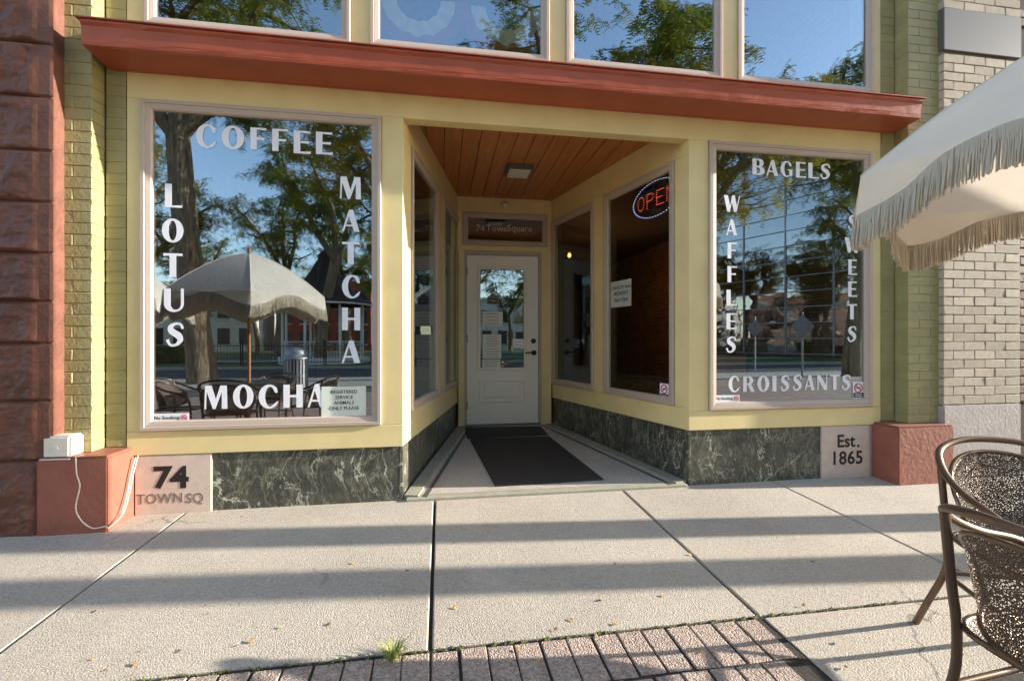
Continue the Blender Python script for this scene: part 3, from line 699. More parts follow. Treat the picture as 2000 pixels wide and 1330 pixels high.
def plinth(x0, x1, z1, y0):
    m = MB(); rr = random.Random(int(x0 * 100))
    def f(x, y, z):
        k = .012 * (z1 - z) / .6
        return (x + rr.uniform(-.003, .003), y - (k if y < 3.2 else 0) + rr.uniform(-.003, .003), z)
    m.box((x0, y0, -.14), (x1, 3.5, z1)); m.box((x0 + .004, y0 + .004, z1), (x1 - .004, 3.45, z1 + .012))
    return m.build('plinth', 'plinth_paint', shop, bevel=.014, seg=2)
plinth(-2.33, -1.962, .43, 3.065); plinth(3.563, 4.08, .44, 3.082)
# interior
IZ = .12
def ib(name, a, b, mat, parent=shop): m = MB(); m.box(a, b); return m.build(name, mat, parent)
for poly in ([(-2.3, YF + .12), (XL1 - .1, YF + .12), (BLx - .1, YB + .12), (-2.3, YB + .12)], [(XR0 + .1, YF + .12), (4.05, YF + .12), (4.05, YB + .12), (BRx + .1, YB + .12)], [(-2.3, YB + .12), (4.05, YB + .12), (4.05, 13), (-2.3, 13)]):
    m = MB(); m.prism(poly, 0, IZ - .035); m.build('interior_floor', 'interior_floor', shop)
ib('interior_ceiling', (-2.3, YF + .12, 2.92), (4.05, 13, 3.0), 'interior_dark')
ib('interior_wall', (-2.42, YF + .35, 0), (-2.3, 13, 5.1), 'interior_plaster')
ib('interior_wall', (-2.42, 13, 0), (4.17, 13.12, 5.1), 'interior_dark')
ib('interior_wall', (-2.42, 8, 3.0), (4.17, 8.1, 5.1), 'interior_dark')
ib('upper_ceiling', (-2.42, YF + .1, 4.95), (4.17, 8, 5.05), 'interior_plaster')
ib('roof', (-2.35, YF + .0, 5.1), (4.12, 13, 5.3), 'roof_dark')
ib('interior_wall', (4.07, YF + .35, 0), (4.17, 13, 5.1), 'interior_brick')
for x0, x1, nm in ((-1.98, -.42, 0), (2.1, 3.62, 1)):
    m = MB(); m.prism([(x0, YF + .13), (x1, YF + .13), (x1, YF + 1.0), (x0 , YF + 1.0)] if nm == 0 else [(x0, YF + .13), (x1, YF + .13), (x1, YF + 1.0), (x0 - .1, YF + 1.0)], .50, .54); m.build('display_ledge', 'chair_wood', shop, bevel=.004)
# ------------------------------------------------------------------ neighbours
sb = thing('stone_building', 'neighbouring building of rough reddish brown painted stone blocks', 'building')
m = MB(); m.box((-7, 3.099, -.25), (-2.275, 9, 5.2)); m.build('wall_core', 'red_stone', sb)
zc = [-.2] + [CAMZ + (V0 - v) / F_PX * 2.72 for v in (897, 782, 671, 590, 497, 398, 299, 195, 92, -8, -108, -208, -308)]
def rock(x0, x1, z0, z1, seed):
    from mathutils import noise
    m = MB(); nx, nz = (46, 30) if x1 > -2.4 else (12, 8)
    def f(u, v):
        x = x0 + (x1 - x0) * u; z = z0 + (z1 - z0) * v
        e = min(1, min(u * (x1 - x0), (1 - u) * (x1 - x0)) / .05, min(v, 1 - v) * (z1 - z0) / .035)
        eright = min(1, max(0, ((1 - u) * (x1 - x0) - .075) / .03)) if x1 > -2.3 else 1   # drafted margin at the corner
        rough = .020 * noise.noise((x * 5 + seed, z * 6, seed)) + .012 * noise.noise((x * 14, z * 15 + seed, 3)) + .007 * noise.noise((x * 34, z * 36, seed)) + .012
        d = .007 * min(1, e * 6) + max(0, rough) * min(1, e * 2.2) * eright
        return (x, 3.092 - d, z)
    m.grid(f, nx, nz, False); return m
for i, (a, b) in enumerate(zip(zc, zc[1:])):
    xs = [-2.262, -2.90 - (i % 2) * .25, -3.7, -4.5 - (i % 2) * .2, -5.4]
    for j, (x1, x0) in enumerate(zip(xs, xs[1:])):
        rock(x0 + .004, x1 - .004 if j else x1, a + .005, b - .005, i * 3.1 + j * 1.7).build('stone_block', 'red_stone', sb)

bb = thing('brick_building', 'neighbouring building with whitewashed brick pier on a grey stone base', 'building')
m = MB(); m.box((4.072, 3.165, -.2), (4.838, 9, 5.0)); m.build('pier_core', 'mortar_grey', bb)
m = MB(); m.box((4.842, 3.235, -.2), (9, 9, 5.0)); m.build('wall_core', 'mortar_dark', bb)
m = MB(); m.box((4.066, 3.145, -.2), (4.842, 3.4, .60)); m.build('stone_base', 'grey_stone', bb, bevel=.008, seg=2)
CW = .0738
for c in range(46):
    z = .606 + c * CW
    if 3.50 < z + CW / 2 < 3.86: continue
    cuts = [4.068, 4.165, 4.375, 4.58, 4.84] if c % 2 else [4.068, 4.27, 4.48, 4.685, 4.84]
    for a, b in zip(cuts, cuts[1:]): brick(bb, 'white_brick', round(a + .003, 4), round(b - .003, 4), 3.15, 3.26, z, z + CW - .006)
    if c < 46:
        cuts = [4.846, 5.05 if c % 2 else 4.95, 5.25 if c % 2 else 5.15]
        for a, b in zip(cuts, cuts[1:]): brick(bb, 'brown_brick', round(a + .004, 4), round(b - .004, 4), 3.225, 3.32, z, z + CW - .012)
m = MB(); m.box((4.064, 3.144, 3.505), (4.844, 3.4, 3.855)); m.build('grey_band', 'grey_panel', bb, bevel=.006)

# ------------------------------------------------------------------ small things on the front
lx0, lz0 = at_y(1014, 335, 4.25).x, CEIL
pl_ = thing('porch_light', 'square grey porch light fixed to the wooden plank ceiling', 'light', (hit(1013, 330, (0, 0, CEIL), (0, 0, 1)).x, hit(1013, 330, (0, 0, CEIL), (0, 0, 1)).y, CEIL))
m = MB(); m.box((-.125, -.13, -.045), (.125, .13, 0)); 
for k in range(9): m.box((-.128, -.12 + k * .027, -.04), (.128, -.105 + k * .027, -.008))
m.build('housing', 'grey_panel', pl_, bevel=.003)
m = MB(); m.box((-.105, -.11, -.056), (.105, .11, -.0455)); m.build('lens', 'white_plastic', pl_, bevel=.004)
sx, sz_ = BK.sz(985, 400, 0)
ms = thing('motion_sensor', 'small white domed motion sensor on the board above the transom', 'sensor', (sx, YB, sz_))
m = MB(); m.lathe([(0, 0), (.038, 0), (.042, .006), (.042, .02), (.0, .02)], 16); me = m.mesh('base_plate'); me.transform(Matrix.Rotation(R(90), 4, 'X')); link('base_plate', me, 'white_plastic', ms)
m = MB(); m.lathe([(.044, -.03), (.046, -.012), (.036, .012), (.02, .022), (0, .026)], 16); me = m.mesh('dome'); me.transform(Matrix.Translation((0, -.04, -.012))); link('dome', me, 'white_plastic', ms)
m = MB(); m.tube([(0, -.03, -.035), (0, -.03, -.06)], .022, 12); m.build('lens', 'white_plastic', ms)

ox = at_y(128, 868, 3.13)
ob = thing('outlet_box', 'cream plastic weather box mounted low on the green brick pilaster', 'outlet box', (ox.x, 3.19, ox.z))
m = MB(); m.box((-.085, -.115, -.07), (.06, .002, .06)); m.build('cover', 'white_plastic', ob, bevel=.012, seg=2)
m = MB(); m.box((-.093, -.125, -.078), (.066, .0, -.0705)); m.build('bottom_lip', 'white_plastic', ob, bevel=.003)
m = MB(); m.tube([(-.015, -.1155, -.012), (-.015, -.119, -.012)], .016, 18); m.build('knockout', 'white_plastic', ob)
for k in range(3):
    m = MB(); m.box((.0605, -.06 + .0, -.03 + k * .03), (.07, -.03, -.014 + k * .03)); m.build('hinge_tab', 'white_plastic', ob, bevel=.002)
m = MB(); m.box((.0602, -.098, -.022), (.0612, -.066, .04)); m.build('rating_sticker', 'vinyl_white', ob)
pts = [(148, 893, 3.06), (150, 925, 3.045), (156, 950, 3.04), (148, 990, 3.035), (158, 1015, 3.03), (180, 1031, 3.03), (205, 1028, 3.03)]
P3 = [tuple(at_y(u, v, y)) for u, v, y in pts]
P3 += [(-1.945, 3.06, .02), (-1.938, 3.14, .06), (-1.94, 3.2, .16), (-1.94, 3.24, .28), (-1.935, 3.275, .38)]
m = MB(); m.tube(smooth_path(P3, 5), .0035, 6); o = m.build('power_cord', 'white_plastic'); tag(o, 'thin white cord looping from the cream outlet box down the red plinth', 'cord')
P4 = [(x + .012, y + .006, z + .01) for x, y, z in P3[7:]]
m = MB(); m.tube(smooth_path(P4, 5), .003, 6); o = m.build('power_cord', 'white_plastic'); tag(o, 'second short white cord running up the side of the red plinth', 'cord')

# mats
def flat_on_floor(pix, th, lift):
    q = [hit(u, v, (0, YF, .020 + lift), (0, -.039, 1)) for u, v in pix]
    m = MB(); m.prism([(p.x, p.y) for p in q], lambda x, y: zf(x, y) + lift, lambda x, y: zf(x, y) + lift + th); return m
o = flat_on_floor([(967, 950), (1180, 937), (1073, 853), (917, 857)], .008, .0035).build('floor_mat', 'rubber_mat', bevel=.003); tag(o, 'large dark brown rubber mat lying on the tiled entry floor', 'mat')
o = flat_on_floor([(912, 855.5), (1071, 850), (1056, 834), (908, 836)], .012, .0035).build('floor_mat', 'rubber_mat', bevel=.004); tag(o, 'narrow black mat lying directly against the white door sill', 'mat')

# stickers and paper signs
def card(name, pl, u0, v0, u1, v1, d, mat, th=.0012):
    s0, z1 = pl.sz(u0, (v0), d); s1, z0 = pl.sz(u1, v1, d); m = MB(); pl.box(m, min(s0, s1), max(s0, s1), min(z0, z1), max(z0, z1), d, d + th); return m
def ring_slash(pl, s, z, r, d, parent):
    m = MB(); pts = [pl(s + r * math.cos(a * math.pi / 14), d, z + r * math.sin(a * math.pi / 14)) for a in range(28)]
    m.tube(pts, r * .14, 5, closed=True); m.tube([pl(s - r * .7, d, z + r * .7), pl(s + r * .7, d, z - r * .7)], r * .12, 5)
    m.build('prohibition_ring', 'ink_red', parent)
    m = MB(); pl.box(m, s - r * .62, s + r * .5, z - r * .12, z + r * .12, d - .0005, d + .0005); m.tube([pl(s + r * .3, d, z + r * .2), pl(s + r * .42, d, z + r * .45)], r * .06, 4); m.build('cigarette_mark', 'ink', parent)
def no_smoke(pl, u0, v0, u1, v1, label, d=-.011):
    o = card('no_smoking_sticker', pl, u0, v0, u1, v1, d, 'paper').build('no_smoking_sticker', 'vinyl_white'); tag(o, label, 'sticker')
    h = v1 - v0; ptxt('No Smoking', u0 + (u1 - u0) * .385, (v0 + v1) / 2 + .3, h * .44, pl, d + .0013, o, mat='ink', bold=.012, sx=.92, ext=.0003)
    s, z = pl.sz(u0 + (u1 - u0) * .87, (v0 + v1) / 2 + .2, d + .0016); r = (pl.sz(u1, v0)[0] - pl.sz(u0, v0)[0]) * .085
    ring_slash(pl, s, z, abs(r), d + .0018, o)
no_smoke(FA, 298, 808, 369, 823.5, 'white No Smoking sticker on the coffee and mocha window')
no_smoke(FA, 1396, 772, 1444.5, 784, 'white No Smoking sticker on the bagels and croissants window')
def small_notice(pl, u0, v0, u1, v1, label, d=-.011):
    o = card('no_smoking_sticker', pl, u0, v0, u1, v1, d, 'paper').build('no_smoking_sticker', 'vinyl_white'); tag(o, label, 'sticker')
    s0, z1 = pl.sz(u0, v0, d); s1, z0 = pl.sz(u1, v1, d); a, b = min(s0, s1), max(s0, s1)
    ring_slash(pl, (a + b) / 2, z1 - (z1 - z0) * .36, (b - a) * .34, d + .0018, o)
    m = MB(); pl.box(m, a + .004, b - .004, z0 + .006, z0 + (z1 - z0) * .34, d + .0012, d + .0018); m.build('black_panel', 'ink', o)
    for k in range(2): m = MB(); pl.box(m, a + (b - a) * .2, b - (b - a) * .2, z0 + (z1 - z0) * (.12 + .1 * k), z0 + (z1 - z0) * (.15 + .1 * k), d + .0018, d + .0022); m.build('text_line', 'vinyl_white', o)
small_notice(FA, 1665.5, 746, 1687, 777.5, 'upright no smoking notice in the corner of the croissants window')
small_notice(WR, 1289, 748, 1306, 781, 'upright no smoking notice on the side window of the entry')
o = card('paper_sign', FA, 628, 755, 715, 813, -.0115, 'paper').build('paper_sign', 'paper_green'); tag(o, 'pale paper sign about registered service animals taped in the corner of the mocha window', 'paper sign')
for k, tx in enumerate(('REGISTERED', 'SERVICE', 'ANIMALS', 'ONLY PLEASE')):
    ptxt(tx, 672, 765.5 + k * 10.6, 6.4, FA, -.0101, o, mat='ink', bold=.012, sx=1.0, name='text_line', ext=.0003)
s_, z_ = WR.sz(1213, 571, -.02)
o = card('paper_sign', WR, 1193, 552, 1233, 597, -.024, 'paper').build('paper_sign', 'paper'); tag(o, 'white handwritten holiday hours sheet taped inside the entry side window', 'paper sign')
for k, (tx, sz2) in enumerate((('LABOR DAY hours', 6.5), ('MONDAY', 7.5), ('8am-12pm', 7.5))):
    ptxt(tx, 1213, 561 + k * 12, sz2, WR, -.0226, o, mat='ink', bold=.015, sx=.8 if k == 0 else .95, name='text_line', ext=.0003)
# papers behind the door glass
def door_paper(u0, v0, u1, v1, label, lines, name='paper_notice', mat='paper', d=-.0305):
    o = card(name, BK, u0, v0, u1, v1, d, mat).build(name, mat); tag(o, label, 'paper')
    s0, z1 = BK.sz(u0, v0, d); s1, z0 = BK.sz(u1, v1, d)
    for k in range(lines):
        zz = z1 - (z1 - z0) * (k + .8) / (lines + .6); wd = random.uniform(.25, .4)
        m = MB(); c = (s0 + s1) / 2; BK.box(m, c - (s1 - s0) * wd, c + (s1 - s0) * wd, zz - .003, zz + .003, d + .0012, d + .0016); m.build('text_line', 'ink_grey', o)
    return o
door_paper(942, 608, 982, 637, 'wide paper notice taped to the door glass below the open sign', 4)
door_paper(943, 653, 979, 700, 'tall paper menu sheet taped to the door glass', 9)
door_paper(942, 702, 977, 718, 'low paper strip taped at the bottom of the door glass', 3)
door_paper(1002, 662, 1024, 680, 'small white sticker on the door glass beside the handle', 2, 'door_sticker', 'vinyl_white')
hs, hz_ = BK.sz(963, 586, -.0305)
o = MB(); k = .062
for poly in ([(-k * 1.2, -.05), (k * 1.2, -.05), (k * 1.2, .03), (0, .085), (-k * 1.2, .03)],):
    n = len(poly); vs = [BK(hs + x, -.0305, hz_ + z) for x, z in poly] + [BK(hs + x, -.029, hz_ + z) for x, z in poly]
    o.add(vs, [tuple(range(n)), tuple(range(n, 2 * n))] + [(i, (i + 1) % n, n + (i + 1) % n, n + i) for i in range(n)])
o = o.build('door_sign', 'ink_grey'); tag(o, 'small grey house shaped open sign hanging inside the door glass', 'sign')
m = MB(); BK.box(m, hs - .05, hs + .05, hz_ - .035, hz_ + .012, -.029, -.0284); pnl = m.build('black_panel', 'ink', o)
ptxt('OPEN', 963, 588, 3.6, BK, -.028, o, mat='vinyl_white', ext=.0003)

# LED open sign hanging inside the entry side window
cs, cz = WR.sz(1279, 388, -.07)
osg = thing('open_sign', 'oval LED open sign with red letters inside the entry side window', 'sign', (0, 0, 0))
def wp(x, y, d=-.07): return WR(cs - x, d, cz + y)
A_, B_ = .30, .155
m = MB(); pts = [(A_ * 1.08 * math.cos(a), B_ * 1.1 * math.sin(a)) for a in [i * math.pi / 24 for i in range(48)]]
vs = [wp(x, y, -.078) for x, y in pts] + [wp(x, y, -.095) for x, y in pts]; m.add(vs, [tuple(range(48)), tuple(range(48, 96))] + [(i, (i + 1) % 48, 48 + (i + 1) % 48, 48 + i) for i in range(48)])
m.build('backing_panel', 'black_plastic', osg)
def dots(mb, pts, r):
    for x, y in pts:
        c = Vector(wp(x, y, -.074)); n = WR.n; a = WR.a; vs = [c + n * r] + [c + (a * math.cos(k * math.pi / 3) + Vector((0, 0, 1)) * math.sin(k * math.pi / 3)) * r for k in range(6)]
        mb.add(vs, [(0, 1 + k, 1 + (k + 1) % 6) for k in range(6)])
m = MB(); dots(m, [(A_ * math.cos(a), B_ * math.sin(a)) for a in [i * 2 * math.pi / 52 for i in range(52)]], .0040); m.build('led_border', 'led_blue', osg, kind='stuff')
def dline(a, b, n): return [(a[0] + (b[0] - a[0]) * i / n, a[1] + (b[1] - a[1]) * i / n) for i in range(n + 1)]
LW, LH = .085, .062
def letter_dots(ch, x):
    L = []
    if ch == 'O': L = [(x + LW / 2 + LW / 2 * math.cos(k * math.pi / 9), LH * math.sin(k * math.pi / 9)) for k in range(18)]
    if ch == 'P': L = dline((x, -LH), (x, LH), 7) + dline((x, LH), (x + LW * .6, LH), 3) + [(x + LW * .6 + .03 * math.cos(a), LH / 2 + LH / 2 * math.sin(a)) for a in (1, .4, -.4, -1)] + dline((x, 0), (x + LW * .6, 0), 3)
    if ch == 'E': L = dline((x, -LH), (x, LH), 7) + dline((x, LH), (x + LW, LH), 5) + dline((x, 0), (x + LW * .8, 0), 4) + dline((x, -LH), (x + LW, -LH), 5)
    if ch == 'N': L = dline((x, -LH), (x, LH), 7) + dline((x, LH), (x + LW, -LH), 8) + dline((x + LW, -LH), (x + LW, LH), 7)
    return L
for k, ch in enumerate('OPEN'):
    m = MB(); dots(m, letter_dots(ch, -.235 + k * .127), .0034); m.build('led_letter', 'led_red', osg, kind='stuff')
m = MB(); m.tube([wp(-.1, .16, -.09), wp(-.1, .9, -.09)], .002, 5); m.tube([wp(.1, .16, -.09), wp(.1, .9, -.09)], .002, 5); m.build('hanging_wire', 'steel_grey', osg)

# bunting behind an upper window
for k, cx in enumerate((-.16, .50)):
    b = thing('fan_bunting', 'faded red and white fan bunting hung inside the upper window' , 'bunting', (cx, YF + .16, 3.66), group='fan buntings in the upper window')
    for r0, r1, mt in ((.02, .16, 'bunting_blue'), (.162, .27, 'bunting_white'), (.272, .36, 'bunting_red')):
        m = MB(); m.grid(lambda u, v: ((r0 + (r1 - r0) * v) * math.cos(math.pi + math.pi * u), .015 * math.sin(u * 42) * (r0 + (r1 - r0) * v) / .3, (r0 + (r1 - r0) * v) * math.sin(math.pi + math.pi * u)), 60, 3); m.build('cloth_band', mt, b)

# inside the shop: table, chairs, tap, pendants
def cafe_chair(loc, rz, label):
    c = thing('cafe_chair', label, 'chair', loc, rz)
    m = MB(); m.grid(lambda u, v: (-.21 + .42 * u, -.2 + .4 * v, .46 - .02 * math.sin(math.pi * u)), 6, 6); 
    m.grid(lambda u, v: (-.21 + .42 * u, -.2 + .4 * v, .44 - .02 * math.sin(math.pi * u)), 6, 6); m.build('seat', 'chair_wood', c)
    m = MB(); m.grid(lambda u, v: (-.23 + .46 * u, -.22 - .08 * math.sin(math.pi * u) - .06 * v, .5 + .38 * v), 8, 4)
    m.grid(lambda u, v: (-.23 + .46 * u, -.24 - .08 * math.sin(math.pi * u) - .06 * v, .5 + .38 * v), 8, 4); m.build('backrest', 'chair_wood', c)
    for sx in (-1, 1):
        for sy in (-1, 1): m = MB(); m.tube([(sx * .18, sy * .17, .45), (sx * .21, sy * .21, 0)], .014, 8); m.build('leg', 'iron_black', c)
cafe_chair((3.05, 4.75, IZ - .035), R(120), 'orange bentwood chair inside the shop behind the entry side window')
ct = thing('counter', 'dark counter along the brick wall inside the shop', 'counter', (3.75, 5.2, IZ - .035))
m = MB(); m.box((-.28, -.9, 0), (.28, 1.3, .84)); m.build('cabinet', 'interior_dark', ct, bevel=.004)
m = MB(); m.box((-.32, -.95, .84), (.29, 1.35, .88)); m.build('worktop', 'black_plastic', ct, bevel=.004)
tp = thing('kitchen_tap', 'tall black arched spring tap on the counter inside the shop', 'tap', (3.68, 4.55, IZ + .845))
m = MB(); m.tube(smooth_path([(0, 0, 0), (0, 0, .45), (-.02, -.02, .56), (-.09, -.08, .6), (-.16, -.13, .55), (-.17, -.14, .3)], 6), .012, 8); m.build('spout', 'iron_black', tp)
m = MB(); m.tube(smooth_path([(0, 0, .1), (-.06, -.05, .14), (-.15, -.13, .2)], 4), .007, 6); m.build('holder', 'iron_black', tp)
def pendant(loc, label, bulb='bulb_fill'):
    p = thing('pendant_lamp', label, 'lamp', loc)
    m = MB(); m.tube([(0, 0, .06), (0, 0, 2.92 - loc[2])], .003, 5); m.build('cable', 'iron_black', p)
    m = MB(); m.lathe([(.012, .07), (.016, .03), (.016, 0)], 10); m.build('socket', 'dark_bronze', p)
    m = MB(); m.lathe([(.012, .002), (.03, -.03), (.032, -.05), (.022, -.075), (0, -.083)], 12); m.build('bulb', bulb, p)
for k, (l, tx) in enumerate((((2.23, 7.75, 2.66), 'warm pendant bulb inside the shop seen through the entry side windows'), ((2.60, 7.25, 2.2), 'added bright pendant bulb hidden behind the entry window post to light the interior'),
          ((-.9, 6.5, 2.0), 'warm pendant bulb behind the coffee and mocha window'), ((1.9, 9.0, 2.35), 'warm pendant bulb hanging beyond the glazed door'))): pendant(l, tx, 'bulb_fill' if k == 1 else 'bulb_dim')  # second one is added: an unseen strong bulb that brightens the shop interior

# ------------------------------------------------------------------ patio umbrellas
UR, NP = .925, 6
def umbrella_meshes():
    H = .54
    def ztop(r): return H * (1 - (r / UR) ** 1.55)
    def pt(k, u, v):      # panel k, u across, v from apex to rim
        a0 = k * math.pi / 3; a1 = a0 + math.pi / 3
        p0 = Vector((math.cos(a0), math.sin(a0), 0)); p1 = Vector((math.cos(a1), math.sin(a1), 0)); q = p0.lerp(p1, u)
        r = UR * v; p = q * r; sag = math.sin(math.pi * u)
        return Vector((p.x, p.y, ztop(r) + .015 * sag * v * (1 - v)))
    def edge(k, u):
        p = pt(k, u, 1); s = .5 + .5 * math.cos(2 * math.pi * u); n = Vector((p.x, p.y, 0)).normalized()
        wob = .008 * math.sin(u * 23 + k * 2)
        return p + n * (.012 + wob * .6), p + n * (.016 + wob) + Vector((0, 0, -.02 - .145 * s))
    can = MB()
    for k in range(NP): 
        can.grid(lambda u, v: pt(k, u, v * .999 + .001), 16, 14)
    val = MB()
    for k in range(NP):
        def vf(u, v):
            a = pt(k, u, 1); b = edge(k, u)[1]; return a.lerp(b, v)
        val.grid(vf, 28, 3)
    fr = MB(); rr = random.Random(9)
    for k in range(NP):
        n = 520
        for i in range(n):
            u = (i + rr.random()) / n; a = edge(k, u)[1] + Vector((0, 0, .012)); out = Vector((a.x, a.y, 0)).normalized(); L = .135 * rr.uniform(.88, 1.06)
            sw = Vector((rr.gauss(0, .005), rr.gauss(0, .005), 0)) + out * rr.uniform(-.004, .012)
            pts = [a, a + sw * .5 + Vector((0, 0, -L * .5)), a + sw + Vector((0, 0, -L))]
            fr.tube(pts, [.0027, .003, .0026], 3, cap=False)
    rib = MB(); ribs = []
    for k in range(NP):
        a0 = k * math.pi / 3; m = MB(); m.tube([Vector((math.cos(a0) * r, math.sin(a0) * r, ztop(r) - .022)) for r in (.03, .4, .8, UR - .01)], .006, 6)
        m.tube([(0.03 * math.cos(a0), .03 * math.sin(a0), -.02), (.6 * math.cos(a0), .6 * math.sin(a0), ztop(.6) - .022)], .005, 6); ribs.append(m.mesh('rib'))
    for k in range(NP):        # welted seams where the panels meet
        a0 = k * math.pi / 3; can.tube([Vector((math.cos(a0) * r, math.sin(a0) * r, ztop(r) + .001)) for r in [UR * i / 12 for i in range(1, 13)]], .004, 5)
    return can.mesh('canopy'), val.mesh('valance'), fr.mesh('fringe'), ribs
UMC, UMV, UMF, UMR = umbrella_meshes()
for me, mt in ((UMC, 'canvas'), (UMV, 'canvas'), (UMF, 'fringe')): me.materials.append(M[mt])
for me in UMR: me.materials.append(M['white_paint'])
def umbrella(x, y, ztip, rz, label):
    zg = zs(y); u = thing('patio_umbrella', label, 'umbrella', (x, y, zg), rz)
    h = ztip - zg
    link('canopy', UMC, None, u, (0, 0, h)); link('valance', UMV, None, u, (0, 0, h))
    link('fringe', UMF, None, u, (0, 0, h), kind='stuff')
    for me in UMR: link('rib', me, None, u, (0, 0, h))
    m = MB(); m.tube([(0, 0, .03), (0, 0, h + .54)], .019, 12); m.lathe([(0, .02), (.02, .0)], 8, (0, 0, h + .56)); m.build('pole', 'wood_pole', u)
    m = MB(); m.lathe([(.0, .03), (.012, .06), (.022, .02), (.022, -.01)], 12, (0, 0, h + .56)); m.build('finial', 'wood_pole', u)
    m = MB(); m.lathe([(0, .06), (.03, .06), (.2, .045), (.24, .03), (.25, 0)], 28); m.build('base', 'iron_black', u)
    return u
A = (1.678, 1.61)
UX, UY = A[0] + .81, A[1] - .45
umbrella(UX, UY, 1.79, math.atan2(A[1] - UY, A[0] - UX), 'white fringed patio umbrella over the metal chairs beside the croissants window')
umbrella(-2.33, .56, 1.66, R(8), 'white fringed patio umbrella reflected in the coffee and mocha window, on an orange pole')
umbrella(-4.5, -.5, 1.66, R(30), 'farther white fringed patio umbrella reflected dimly beside the lotus lettering')

# ------------------------------------------------------------------ chairs and tables
def chair_meshes():
    P = []
    hoop = [(-.235, .245, 0), (-.232, .228, .28), (-.242, .215, .48), (-.262, .195, .575), (-.277, .13, .622), (-.283, 0, .655), (-.268, -.12, .705), (-.218, -.215, .762), (-.115, -.265, .793)]
    full = hoop + [(0, -.28, .80)] + [(-x, y, z) for x, y, z in reversed(hoop)]
    m = MB(); m.tube(smooth_path(full, 6), .0125, 10); P.append(('arm_hoop', m.mesh('arm_hoop'), 'bronze_metal'))
    for sx in (-1, 1):
        m = MB(); m.tube(smooth_path([(sx * .225, -.205, .755), (sx * .215, -.185, .56), (sx * .202, -.175, .42), (sx * .2, -.185, .28), (sx * .222, -.235, .12), (sx * .238, -.275, 0)], 6), .0125, 10); P.append(('back_leg', m.mesh('back_leg'), 'bronze_metal'))
    m = MB(); m.tube([(-.198, -.19, .27), (.198, -.19, .27)], .009, 8); m.tube([(-.232, .224, .27), (-.198, -.19, .27)], .009, 8); m.tube([(.232, .224, .27), (.198, -.19, .27)], .009, 8); P.append(('stretcher', m.mesh('stretcher'), 'bronze_metal'))
    # seat: rounded square with rim
    def sq(a, r):
        c, s = math.cos(a), math.sin(a); e = .45
        return (r * abs(c) ** e * (1 if c > 0 else -1) * .225, r * abs(s) ** e * (1 if s > 0 else -1) * .215 + .02)
    def seatf(u, v):
        x, y = sq(u * 2 * math.pi, max(v, .02)); return (x, y, .435 - .016 * (1 - v * v))
    m = MB(); m.grid(seatf, 36, 6); P.append(('seat', m.mesh('seat'), 'chair_mesh'))
    m = MB(); m.tube([(*sq(k * math.pi / 18, 1), .437) for k in range(36)], .009, 8, closed=True); P.append(('seat_rim', m.mesh('seat_rim'), 'bronze_metal'))
    # wrap-around back panel below the hoop
    def backf(u, v):
        a = R(-170 + 160 * u); w = .215 + .035 * v
        zt = .752 - .15 * abs(2 * u - 1) ** 2.2; zb = .445 + .04 * abs(2 * u - 1) ** 3
        z = zb + (zt - zb) * v
        return (w * math.cos(a) * 1.03, -.02 + (.185 + .06 * v) * math.sin(a) * 1.02, z)
    m = MB(); m.grid(backf, 30, 6); P.append(('back_panel', m.mesh('back_panel'), 'chair_mesh'))
    rim = [backf(i / 30, 1) for i in range(31)] + [backf(1, .5)] + [backf(i / 30, 0) for i in range(30, -1, -1)] + [backf(0, .5)]
    m = MB(); m.tube(rim, .008, 8, closed=True); P.append(('back_rim', m.mesh('back_rim'), 'bronze_metal'))
    for _, me, mt in P: me.materials.append(M[mt])
    return P
CHP = chair_meshes()
def chair(x, y, rz, label, tilt=True):
    c = thing('patio_chair', label, 'chair', (x, y, zs(y) - (.006 if x > 1.4 else .004)), rz)
    if y > 0: c.rotation_euler = (Matrix.Rotation(math.atan(SLOPE), 4, 'X') @ Matrix.Rotation(rz, 4, 'Z')).to_euler()
    for n, me, _ in CHP: link(n, me, None, c)
    return c
CHAIR_NEAR = (1.60, .885, R(-90)); CHAIR_FAR = (2.15, 1.33, R(162.5))
chair(*CHAIR_NEAR, 'bronze metal mesh chair with its back to the street, under the fringed umbrella')
chair(*CHAIR_FAR, 'bronze metal mesh chair beside the white brick pier, facing the street')
def table(x, y, label):
    t_ = thing('patio_table', label, 'table', (x, y, zs(y)))
    m = MB(); m.lathe([(.03, .715), (.40, .715), (.405, .722), (.40, .73), (.03, .73), (.03, .715)], 40); m.build('table_top', 'chair_mesh', t_)
    m = MB(); m.tube([(.402 * math.cos(k * math.pi / 20), .402 * math.sin(k * math.pi / 20), .722) for k in range(40)], .012, 8, closed=True); m.build('rim', 'bronze_metal', t_)
    for k in range(4):
        a = k * math.pi / 2 + .6; m = MB(); m.tube(smooth_path([(.32 * math.cos(a), .32 * math.sin(a), .715), (.14 * math.cos(a), .14 * math.sin(a), .4), (.3 * math.cos(a), .3 * math.sin(a), .01)], 6), .012, 8); m.build('leg', 'bronze_metal', t_)
table(-2.33, .56, 'round bronze metal table around the orange umbrella pole, reflected in the mocha window')
table(-4.5, -.5, 'round bronze metal table under the farther umbrella reflected beside the lotus lettering')
for dx, dy, a, tx in ((-.72, .1, -90, 'bronze metal mesh chair left of the table in the mocha window reflection'), (.1, .75, 175, 'bronze metal mesh chair between the reflected table and the shop window'),
                      (.76, .05, 100, 'bronze metal mesh chair near the trash can side of the reflected table'), (0, -.75, 10, 'bronze metal mesh chair on the plaza side of the reflected table')):
    chair(-2.33 + dx, .56 + dy, R(a), tx)
chair(-3.5, 1.25, R(-60), 'bronze metal mesh chair standing apart at the edge of the mocha window reflection')

